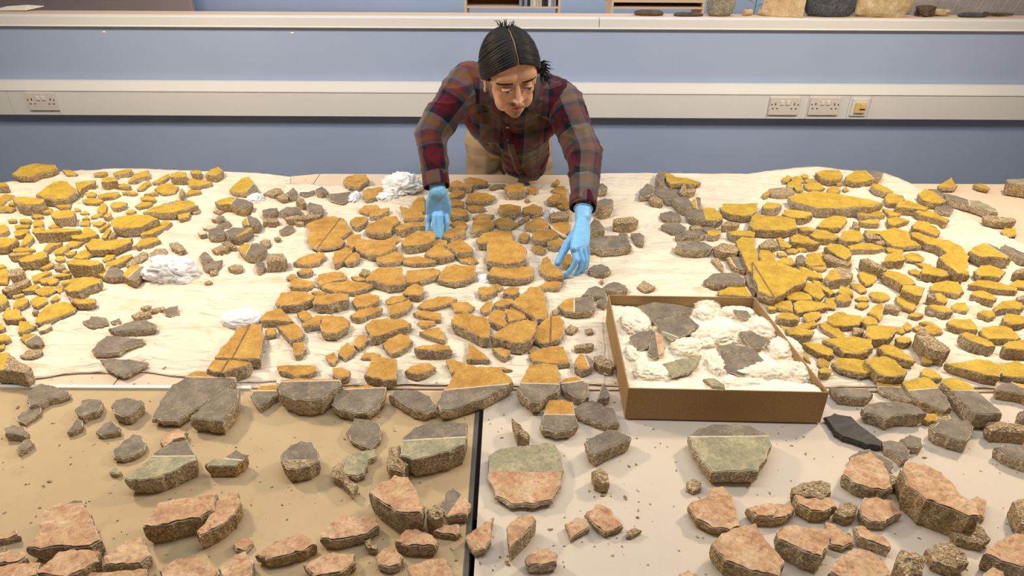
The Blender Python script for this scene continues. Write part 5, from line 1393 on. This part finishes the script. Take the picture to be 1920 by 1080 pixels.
at = body.attributes.new('tint', 'FLOAT_COLOR', 'POINT'); at.data.foreach_set('color', col.astype(np.float32).ravel())
m, nt, b = mat('skin', (.52, .28, .17), .48, .4); an = N(nt, 'ShaderNodeAttribute', attribute_name='tint'); v = coords(nt, False); n_ = noisy(nt, v, 90, 3)
nt.links.new(mixc(nt, .35, an.outputs['Color'], ramp(nt, n_, [(.3, (.86, .84, .82)), (.7, (1.1, 1.08, 1.06))]), 'MULTIPLY'), b.inputs['Base Color']); b.inputs['Subsurface Weight'].default_value = .12; b.inputs['Subsurface Radius'].default_value = (.01, .004, .002); bump(nt, b, noisy(nt, v, 700, 2), .12, .0006); M['skin'] = m
from mathutils.bvhtree import BVHTree
BV = BVHTree.FromPolygons([tuple(c_) for c_ in getv(body)], [tuple(p_.vertices) for p_ in body.polygons])
def face_pt(x_, z_, off=0):
    l_, n_, i_, d_ = BV.ray_cast(hp(x_, -.25, z_), Hm @ V((0, 1, 0))); return (l_ or hp(x_, -.08, z_))-Hm @ V((0, off, 0))
body.polygons.foreach_set('use_smooth', [True]*len(body.polygons)); PO = V((0, 3.10, 0))
def pobj(name, me, mats, parent=None):
    if not isinstance(me, bpy.types.Mesh):
        bmesh.ops.recalc_face_normals(me, faces=me.faces); m_ = bpy.data.meshes.new(name); me.to_mesh(m_); me.free(); me = m_; me.polygons.foreach_set('use_smooth', [True]*len(me.polygons))
    c_ = getv(me)-np.array(PO); setv(me, c_); me.name = name
    for m_ in (mats if isinstance(mats, list) else [mats]): me.materials.append(m_)
    o = bpy.data.objects.new(name, me); COL.objects.link(o); o.parent = parent; return o
person = pobj('person', body, M['skin']); person.location = PO
tag(person, 'person in plaid shirt and blue gloves leaning over the table, hair tied back', 'person')
# ---- gloves
def gl():
    m, nt, b = mat('blue_nitrile', (.20, .50, .86), .42, .45); v = coords(nt, False); n = noisy(nt, v, 55, 4, .6); nt.links.new(ramp(nt, n, [(.3, (.17, .45, .82)), (.7, (.24, .56, .90))]), b.inputs['Base Color']); bump(nt, b, n, .45, .004); return m
M['glove'] = gl()
for fn, w_, el in ((handL, wrL, elL), (handR, wrR, elR)):
    bm = bmesh.new(); fn(bm, 1.0); d = (el-w_).normalized(); limb(bm, [w_, w_+d*.030], [.0295, .0315])
    g_ = remesh(bm, .0022, 9); go_ = pobj('glove', g_, M['glove'], person)
    bm = bmesh.new(); e_ = w_+d*.036; s = d.cross(V((0, 0, 1))).normalized(); t = d.cross(s); bmesh.ops.create_circle(bm, segments=4, radius=.001)
    bm.free(); bm = bmesh.new(); R_ = [e_+(s*math.cos(a)+t*math.sin(a))*.0318 for a in np.linspace(0, 2*PI, 33)]; tube(bm, R_, .0022, 6); pobj('cuff_bead', bm, M['glove'], go_)
# ---- shirt
def plaid():
    m, nt, b = mat('plaid_flannel', (.3, .1, .1), .95, .1); a = N(nt, 'ShaderNodeAttribute', attribute_name='weave'); sp = nt.nodes.new('ShaderNodeSeparateXYZ'); nt.links.new(a.outputs['Vector'], sp.inputs[0])
    bur, nav, gr, och, lil, org = (.085, .006, .014), (.008, .010, .018), (.125, .120, .112), (.20, .12, .045), (.095, .060, .068), (.19, .070, .024)
    def strip(src, T, stops):
        d = nt.nodes.new('ShaderNodeMath'); d.operation = 'DIVIDE'; d.inputs[1].default_value = T; nt.links.new(src, d.inputs[0])
        f = nt.nodes.new('ShaderNodeMath'); f.operation = 'FRACT'; nt.links.new(d.outputs[0], f.inputs[0]); return ramp(nt, f.outputs[0], stops, 'CONSTANT')
    A = strip(sp.outputs[0], .172, [(0, bur), (.30, nav), (.44, gr), (.60, och), (.66, gr), (.76, lil), (.90, nav)])
    B_ = strip(sp.outputs[1], .205, [(0, bur), (.26, nav), (.38, gr), (.47, och), (.56, gr), (.66, lil), (.76, org), (.84, lil), (.92, nav)])
    c = mixc(nt, .5, A, B_)
    v = coords(nt, False); n = noisy(nt, v, 500, 2); c = mixc(nt, .5, c, ramp(nt, n, [(.3, (.75, .75, .75)), (.7, (1.2, 1.2, 1.2))]), 'MULTIPLY')
    nt.links.new(c, b.inputs['Base Color']); bump(nt, b, n, .4, .001); b.inputs['Sheen Weight'].default_value = .15; return m
M['plaid'] = plaid()
cuffL, cuffR = wrL+(elL-wrL).normalized()*.035, wrR+(elR-wrR).normalized()*.060
def fold(p): return noise.noise(V(p)*11)*.0060+noise.noise(V((p[0]*26, p[1]*14, p[2]*14)))*.0034+max(0, 1-abs(noise.noise(V((p[0]*8, p[1]*8, p[2]*17+4))))*4)**2*.006-.002
def seg(p, a, b): d = b-a; t = np.clip(((p-a) @ d)/(d @ d), 0, 1); q = a+t[:, None]*d; return t, np.linalg.norm(p-q, axis=1), q
def wrinkled(me):
    c_ = getv(me); n_ = np.empty(len(c_)*3, np.float32); me.vertices.foreach_get('normal', n_); c_ = c_+n_.reshape(-1, 3)*np.array([fold(p) for p in c_])[:, None]
    c_[:, 2] = np.where((c_[:, 1] < 2.94) & (c_[:, 2] < TZ+.010), TZ+.010, c_[:, 2]); setv(me, c_); return c_
def put_uv(me, uv): me.attributes.new('weave', 'FLOAT_VECTOR', 'POINT').data.foreach_set('vector', uv.astype(np.float32).ravel())
bm = bmesh.new()
limb(bm, [neckb, chest, belly, pelv+V((.01, -.05, .03))], [.105, .125, .120, .125])
for s, sh in ((-1, shL), (1, shR)): ball(bm, chest+V((s*.085, 0, .0)), .112); ball(bm, belly+V((s*.045, 0, -.0)), .100); limb(bm, [neckb+V((s*.04, .03, -.01)), sh+V((-s*.02, .01, -.005))], [.088, .077])
limb(bm, [chest+V((.03, -.02, -.05)), V((.055, 2.80, TZ+.125))], [.11, .105]); ball(bm, V((.05, 2.84, TZ+.10)), .085, (1.2, 1, 1))
sm = remesh(bm, .0050, 7); co = wrinkled(sm); uv = np.zeros((len(co), 3)); spine = np.array(pelv-neckb); sl_ = np.linalg.norm(spine)
side = np.array([1., 0, .0]); side -= side @ (spine/sl_)*(spine/sl_); side /= np.linalg.norm(side); upv = np.cross(side, spine/sl_)
rel = co-np.array(neckb); U_ = rel @ side; Vv = rel @ (spine/sl_); Wv = rel @ upv
uv[:, 0] = U_+.035; uv[:, 1] = Vv-.35*Wv+.02; put_uv(sm, uv); SL = []
for sh, el, cf, ou, ov, r0, r1 in ((shL+V((.008, .0, -.008)), elL, cuffL, .02, .015, .072, .063), (shR+V((-.008, 0, -.008)), elR, cuffR, .10, .06, .075, .070)):
    bm = bmesh.new(); limb(bm, [sh, el, cf+(cf-el).normalized()*.03], [r0, r1, .045]); me = remesh(bm, .0048, 7); co = wrinkled(me); a, b, c = np.array(sh), np.array(el), np.array(cf)
    a_ = a-(b-a)*.35; t0, d0, q0 = seg(co, a_, b); t1, d1, q1 = seg(co, b, c+(c-b)*.3); w0 = 1/(1+np.exp((d0-d1)/.012)); r = (co-q0)*w0[:, None]+(co-q1)*(1-w0)[:, None]
    ax = (c-a)/np.linalg.norm(c-a); e1 = np.array([1., 0, 0]); e1 -= e1 @ ax*ax; e1 /= np.linalg.norm(e1); e2 = np.cross(ax, e1)
    if e2[1] > 0: e2 = -e2
    uv = np.zeros((len(co), 3)); uv[:, 0] = np.arctan2(r @ e1, r @ e2)*.066+ou; uv[:, 1] = t0*np.linalg.norm(b-a_)+t1*np.linalg.norm(c-b)*1.3+ov; put_uv(me, uv)
    bm = bmesh.new(); bm.from_mesh(me); d = (cf-el).normalized(); bmesh.ops.delete(bm, geom=[v for v in bm.verts if (v.co-cf).dot(d) > .012], context='VERTS'); SL.append(bm)
# open the neck, cuffs and hem
bm = bmesh.new(); bm.from_mesh(sm); ndir = (head-neckb).normalized(); nb = neckb+ndir*.055
dele = []
for v in bm.verts:
    p = v.co; k = False
    f = p-nb
    if (p-neckb-ndir*.075).length < .060: k = True
    if p.y > 3.10 and p.z < .90: k = True
    if k: dele.append(v)
bmesh.ops.delete(bm, geom=dele, context='VERTS')
shirt = pobj('shirt', bm, M['plaid'], person); so = shirt.modifiers.new('t', 'SOLIDIFY'); so.thickness = .003; so.offset = -1
for b_ in SL:
    o_ = pobj('sleeve', b_, M['plaid'], shirt); q = o_.modifiers.new('t', 'SOLIDIFY'); q.thickness = .003; q.offset = -1
M['navy'] = mat('dark_undershirt', (.012, .012, .016), .9)[0]
# cuffs: dark turned edges
for wq, el, nm in ((cuffL, elL, 0), (cuffR, elR, 1)):
    d = (wq-el).normalized(); s = d.cross(V((0, 0, 1))).normalized(); t = d.cross(s); bm = bmesh.new(); lay_ = bm.verts.layers.float_vector.new('weave'); rg = []
    for o_, rr in ((-.030, .0475), (.0, .0485), (.016, .0475), (.020, .0455), (.016, .043), (-.02, .042)):
        rg.append([bm.verts.new(wq+d*o_+(s*math.cos(a)+t*math.sin(a))*rr*(1+.05*math.sin(3*a+1))) for a in np.linspace(0, 2*PI, 37)[:-1]])
    for i in range(len(rg)-1):
        for k in range(36): bm.faces.new((rg[i][k], rg[i][(k+1) % 36], rg[i+1][(k+1) % 36], rg[i+1][k]))
    for i, R_ in enumerate(rg):
        for k, v in enumerate(R_): v[lay_] = V((k*.0084+.03, .02+i*.004, 0))
    pobj('cuff', bm, M['plaid'], shirt)
# undershirt at the neck
bm = bmesh.new(); limb(bm, [neckb+V((0, 0, -.03)), neckb+ndir*.075], [.088, .064]); ball(bm, neckb+V((.012, -.075, .0)), .060); pobj('undershirt', remesh(bm, .004, 4), M['navy'], person)
# collar: two leaves round the neck
def leafc(a0, a1, flip):
    bm = bmesh.new(); rows = []; s = ndir.cross(V((1, 0, 0))).normalized(); cx = V((1, 0, 0)); cx = (cx-ndir*cx.dot(ndir)).normalized(); cyv = ndir.cross(cx)
    lv = bm.verts.layers.float_vector.new('weave'); n = 26
    for j in range(7):
        row = []; f = j/6
        for i in range(n+1):
            g_ = i/n; a = a0+(a1-a0)*g_; rr = .064+.052*f+.016*g_**3*f; hgt = .104-.052*f-.036*f*g_**2-.030*g_**2
            v = bm.verts.new(neckb+(cx*math.cos(a)+cyv*math.sin(a))*rr+ndir*(hgt+.006*math.sin(f*PI))); v[lv] = V((a*.09+.05, f*.07+.10, 0)); row.append(v)
        rows.append(row)
    for j in range(6):
        for i in range(n): bm.faces.new((rows[j][i], rows[j][i+1], rows[j+1][i+1], rows[j+1][i]))
    o = pobj('collar', bm, M['plaid'], shirt); q = o.modifiers.new('t', 'SOLIDIFY'); q.thickness = .004; return o
# find the angle that looks to the lens
cx = V((1, 0, 0)); cx = (cx-ndir*cx.dot(ndir)).normalized(); cyv = ndir.cross(cx); fa = math.atan2(V((0, -.75, -.65)).dot(cyv), V((0, -.75, -.65)).dot(cx))
leafc(fa+PI, fa+.50, 0); leafc(fa-PI, fa-.50, 1)
# placket and buttons down the front
dg = bpy.context.evaluated_depsgraph_get(); dg.update()
def hit(px, py):
    r = ray(px, py).normalized(); ok, loc_, nn, ix = shirt.ray_cast(V((0, 0, CZ))-PO, r)
    return (loc_+PO, nn) if ok else (None, None)
M['btn'] = mat('dark_button', (.05, .04, .045), .35, .5)[0]; M['btn2'] = mat('pale_button', (.40, .38, .30), .35, .5)[0]
pl = []
for px, py in ((948, 232), (950, 245), (955, 262), (958, 275), (962, 290), (968, 305), (972, 318), (982, 330)):
    p, nn = hit(px, py)
    if p is None: continue
    pl.append((p, nn))
bm = bmesh.new()
if len(pl) > 2:
    lv = bm.verts.layers.float_vector.new('weave'); prev = None
    for i, (p, nn) in enumerate(pl):
        t = (pl[min(i+1, len(pl)-1)][0]-pl[max(i-1, 0)][0]).normalized(); s = t.cross(nn).normalized(); row = [bm.verts.new(p+s*q+nn*(.0035 if abs(q) < .016 else -.001)) for q in (-.017, -.015, 0, .015, .017)]
        for k, v in enumerate(row): v[lv] = V((.02+k*.012, i*.03, 0))
        if prev:
            for k in range(4): bm.faces.new((prev[k], prev[k+1], row[k+1], row[k]))
        prev = row
    pobj('placket', bm, M['plaid'], shirt)
for i, (px, py) in enumerate(((952, 237), (953, 262), (963, 292), (975, 320))):
    p, nn = hit(px, py)
    if p is None: continue
    bm = bmesh.new(); bmesh.ops.create_cone(bm, cap_ends=True, segments=14, radius1=.0075, radius2=.0065, depth=.003, matrix=Matrix.Translation(p+nn*.005) @ nn.to_track_quat('Z', 'Y').to_matrix().to_4x4()); pobj('button', bm, M['btn2'] if i == 0 else M['btn'], shirt)
# ---- trousers and shoes
M['khaki'] = cloth_mat('khaki_twill', (.46, .33, .20), (.38, .27, .16), 700, .4)
bm = bmesh.new(); ball(bm, pelv+V((0, .0, -.02)), .13, (1.28, 1, 1)); limb(bm, [hipL, kneeL, ankL], [.108, .075, .060]); limb(bm, [hipR, kneeR, ankR], [.108, .075, .060])
limb(bm, [pelv+V((-.04, -.03, .03)), pelv+V((.04, -.03, .03))], [.115, .115])
tm = remesh(bm, .008, 5); c_ = getv(tm); n_ = np.empty(len(c_)*3, np.float32); tm.vertices.foreach_get('normal', n_); c_ += n_.reshape(-1, 3)*np.array([noise.noise(V((p[0]*12, p[1]*12, p[2]*22)))*.006 for p in c_])[:, None]; setv(tm, c_); pobj('trousers', tm, M['khaki'], person)
M['shoe'] = mat('brown_shoe', (.10, .055, .03), .5)[0]
for a in (ankL, ankR):
    bm = bmesh.new(); limb(bm, [a+V((0, .04, -.040)), a+V((0, -.05, -.042)), a+V((0, -.15, -.055))], [.046, .043, .036])
    me_ = remesh(bm, .007, 3); c_ = getv(me_); c_[:, 2] = np.maximum(c_[:, 2], .004); setv(me_, c_); pobj('shoe', me_, M['shoe'], person)
# ---- hair
def hairm():
    m, nt, b = mat('black_hair', (.006, .005, .005), .5, .28); v = N(nt, 'ShaderNodeAttribute', attribute_name='strand').outputs['Vector']
    mp = nt.nodes.new('ShaderNodeMapping'); mp.inputs['Scale'].default_value = (260, 8, 8); nt.links.new(v, mp.inputs['Vector']); n = noisy(nt, mp.outputs[0], 1, 3, .7)
    nt.links.new(ramp(nt, n, [(.35, (.003, .0025, .0025)), (.7, (.012, .009, .008))]), b.inputs['Base Color']); bump(nt, b, n, .9, .003); return m
M['hair'] = hairm()
HR = V((.0830, .1030, .1050)); HC = V((0, .012, .024)); tieD = V((.42, .80, -.22))
def hdir(d, k=1.0): d = d.normalized(); return hp(*(V((d.x*HR.x, d.y*HR.y, d.z*HR.z))*k+HC))
bm = bmesh.new(); lv = bm.verts.layers.float_vector.new('strand'); NU, NV = 150, 60; rows = []
# skull cap: u runs over the head from ear to ear, v from the hairline back to the nape
for j in range(NV+1):
    row = []; v_ = j/NV
    for i in range(NU+1):
        u = -1+2*i/NU; th = u*math.radians(112)                      # ear to ear angle
        ph = math.radians(-60+198*v_)                                # front hairline (neg) to nape
        # hairline: higher in the middle of the brow, dropping down at the temples
        hl = math.radians(-54+16*abs(u)**3)
        ph = hl+(math.radians(132)-hl)*v_
        sx, cz = math.sin(th), math.cos(th)
        d = V((sx*(.55+.45*math.cos(ph*.55)), math.sin(ph)*(.35+.65*cz) if cz > 0 else math.sin(ph)*.35, cz*math.cos(ph*.80)))
        d.normalize()
        p = V((d.x*.0800, d.y*.099+.012, d.z*.101+.024))
        part = math.exp(-((u-.0)/.020)**2)*max(0, 1-v_*2.2)
        groove = -.0045*part+.0035*math.exp(-((abs(u)-.11)/.09)**2)*max(0, 1-v_*2)
        ridge = .0012*noise.noise(V((u*60, v_*3, 0)))+.0006*noise.noise(V((u*160, v_*3, 3)))
        edge = -.010*max(0, 1-v_*14)-.010*max(0, abs(u)-.92)*12
        p += d*(groove+ridge+edge)
        q = bm.verts.new(hp(*p)); q[lv] = V((u, v_, 0)); row.append(q)
    rows.append(row)
for j in range(NV):
    for i in range(NU): bm.faces.new((rows[j][i], rows[j][i+1], rows[j+1][i+1], rows[j+1][i]))
hair = pobj('hair', bm, M['hair'], person); q = hair.modifiers.new('t', 'SOLIDIFY'); q.thickness = .010; q.offset = -1
# pale parting line
M['scalp'] = mat('scalp', (.22, .15, .12), .6)[0]
bm = bmesh.new(); pp = []
for k in range(14):
    v_ = k/13*.34; ph = math.radians(-62+196*v_); d = V((0, math.sin(ph), math.cos(ph*.8))).normalized(); pp.append(hdir(V((.006*math.sin(k*1.3), -.82+1.0*k/13, .58+.40*math.sin(k/13*2))), 1.004))
tube(bm, pp, [.0012+.0010*math.sin(PI*min(1, k/13)) for k in range(14)], 6); pobj('parting', bm, M['scalp'], hair); bpy.data.objects['parting'].parent = person
# side hair over the temples and swept back, as locks
def lock(bm, pts, r0, r1, seg=6, n=10):
    P_ = [V(p) for p in pts]; out = []
    for k in range(n+1):
        s = k/n*(len(P_)-1); i = min(int(s), len(P_)-2); f = s-i; p0, p1, p2, p3 = P_[max(i-1, 0)], P_[i], P_[i+1], P_[min(i+2, len(P_)-1)]
        out.append(.5*((2*p1)+(p2-p0)*f+(2*p0-5*p1+4*p2-p3)*f*f+(3*p1-p0-3*p2+p3)*f**3))
    tube(bm, out, [r0+(r1-r0)*(k/n)**1.3 for k in range(n+1)], seg)
rng = random.Random(3); bm = bmesh.new(); 
for s in (-1, 1):
    NL = 74
    for k in range(NL):
        f = k/(NL-1); j = lambda a: rng.uniform(-a, a)
        d0 = V((s*.035, -.82+1.55*f, .58+.42*math.sin(f*PI)-.05*f)); c1 = V((s*(.98-.43*f), -.84+1.48*f, .50+.23*f)); c2 = V((s*(1.12-.5*f), -.16+.98*f, -.44+.48*f)); d3 = V((tieD.x*(.8 if s > 0 else .2), tieD.y, tieD.z+.05*f+j(.04)))
        c1 += V((j(.02), j(.03), j(.02))); c2 += V((0, j(.04), j(.05))); pts = []
        for q in range(17):
            t = q/16; p = d0.normalized()*(1-t)**3+c1*3*t*(1-t)**2+c2*3*t*t*(1-t)+d3*t**3; pts.append(hdir(p, 1.0+.012*math.sin(PI*t)+.006*j(1)))
        r = rng.uniform(.0036, .0056); tube(bm, pts, [r*(.45+.55*min(1, q/3))*(1-.25*q/16) for q in range(17)], 6)
pobj('side_locks', bm, M['hair'], hair); bpy.data.objects['side_locks'].parent = person
bm = bmesh.new(); tie = Q(1013, 126, 2.29); Tm = Matrix(((1, 0, 0), (0, 1, 0), (0, 0, 1)))
for k in range(110):
    a = rng.uniform(0, 2*PI); r = rng.uniform(0, .018); st = tie+V((r*math.cos(a)*.5-.012, r*math.sin(a)*.4, r*math.sin(a)))
    spx, spz = rng.uniform(.022, .050), rng.uniform(-.050, .020)
    lock(bm, [st, st+V((.014, -.004, spz*.20)), st+V((spx*.7, -.006, spz*.65)), st+V((spx, .002+rng.uniform(-.01, .01), spz-.010))], rng.uniform(.0020, .0036), .0004, 5, 8)
pobj('ponytail', bm, M['hair'], person)
bm = bmesh.new(); tube(bm, [tie+V((-.010, .014*math.cos(a), .014*math.sin(a))) for a in np.linspace(0, 2*PI, 20)], .0035, 6); pobj('hair_tie', bm, M['navy'], person)
# loose crown tuft
bm = bmesh.new()
for k in range(26):
    a = rng.uniform(-.5, .5); b0_ = hp(rng.uniform(-.022, .022)+.002, .055+rng.uniform(-.02, .02), .116); lock(bm, [b0_, b0_+Hm @ V((a*.008, .006, .009)), b0_+Hm @ V((a*.024, .014, .010+rng.uniform(-.004, .006)))], .0022, .0004, 5, 5)
pobj('crown_tuft', bm, M['hair'], person)
# ---- face details
M['eyew'] = mat('eye_white', (.34, .28, .25), .25, .5)[0]; M['iris'] = mat('dark_iris', (.012, .008, .006), .15, .6)[0]; M['brow'] = mat('brow_hair', (.022, .015, .012), .8)[0]; M['crease'] = mat('lid_crease', (.20, .09, .06), .6)[0]
for s in (-1, 1):
    ez = .0005; fp = face_pt(s*.031, ez)
    bm = bmesh.new(); ball(bm, fp+Hm @ V((0, .0022, 0)), 1, (.0130, .0046, .0024), Hm); e = pobj('eye', bm, M['eyew'], person)
    bm = bmesh.new(); ball(bm, fp+Hm @ V((.002, -.0012, -.0002)), 1, (.0056, .0024, .0024), Hm); pobj('iris', bm, M['iris'], e)
    bm = bmesh.new(); tube(bm, [face_pt(s*x_, z_+.0006, .0004) for x_, z_ in ((.0160, -.0008), (.0205, .0020), (.0260, .0034), (.0320, .0038), (.0380, .0028), (.0430, .0006), (.0465, -.0014))], [.0006, .0011, .0014, .0015, .0014, .0011, .0006], 6); pobj('eyelashes', bm, M['brow'], person)
    bm = bmesh.new(); rg = random.Random(s+5)
    for k in range(120):
        f = k/119; x_ = .0125+.038*f; z_ = .0195+.0046*math.sin(f*2.4)-.0020*max(0, f-.6)*3; w_ = .0050*(1-.60*f); zz = z_+rg.uniform(-w_, w_)
        tube(bm, [face_pt(s*x_, zz, .0003), face_pt(s*(x_+.004), zz+.0010, .0008), face_pt(s*(x_+.0085), zz+.0010, .0002)], [.0011, .0010, .0004], 4)
    pobj('eyebrow', bm, M['brow'], person)
    # ear
    bm = bmesh.new(); ax_ = [hp(s*(.072+.004*math.sin(a/2)), .016-.013*math.cos(a), -.014+.027*math.sin(a)) for a in np.linspace(-1.7, 3.5, 22)]
    tube(bm, ax_, [.0042]*22, 8); ball(bm, hp(s*.073, .010, -.012), 1, (.005, .012, .025), Hm); ball(bm, hp(s*.075, .002, -.036), 1, (.005, .008, .009), Hm)
    me_ = remesh(bm, .0018, 3); me_.attributes.new('tint', 'FLOAT_COLOR', 'POINT').data.foreach_set('color', np.tile(np.array([.62, .35, .23, 1], np.float32), len(me_.vertices))); pobj('ear', me_, M['skin'], person)
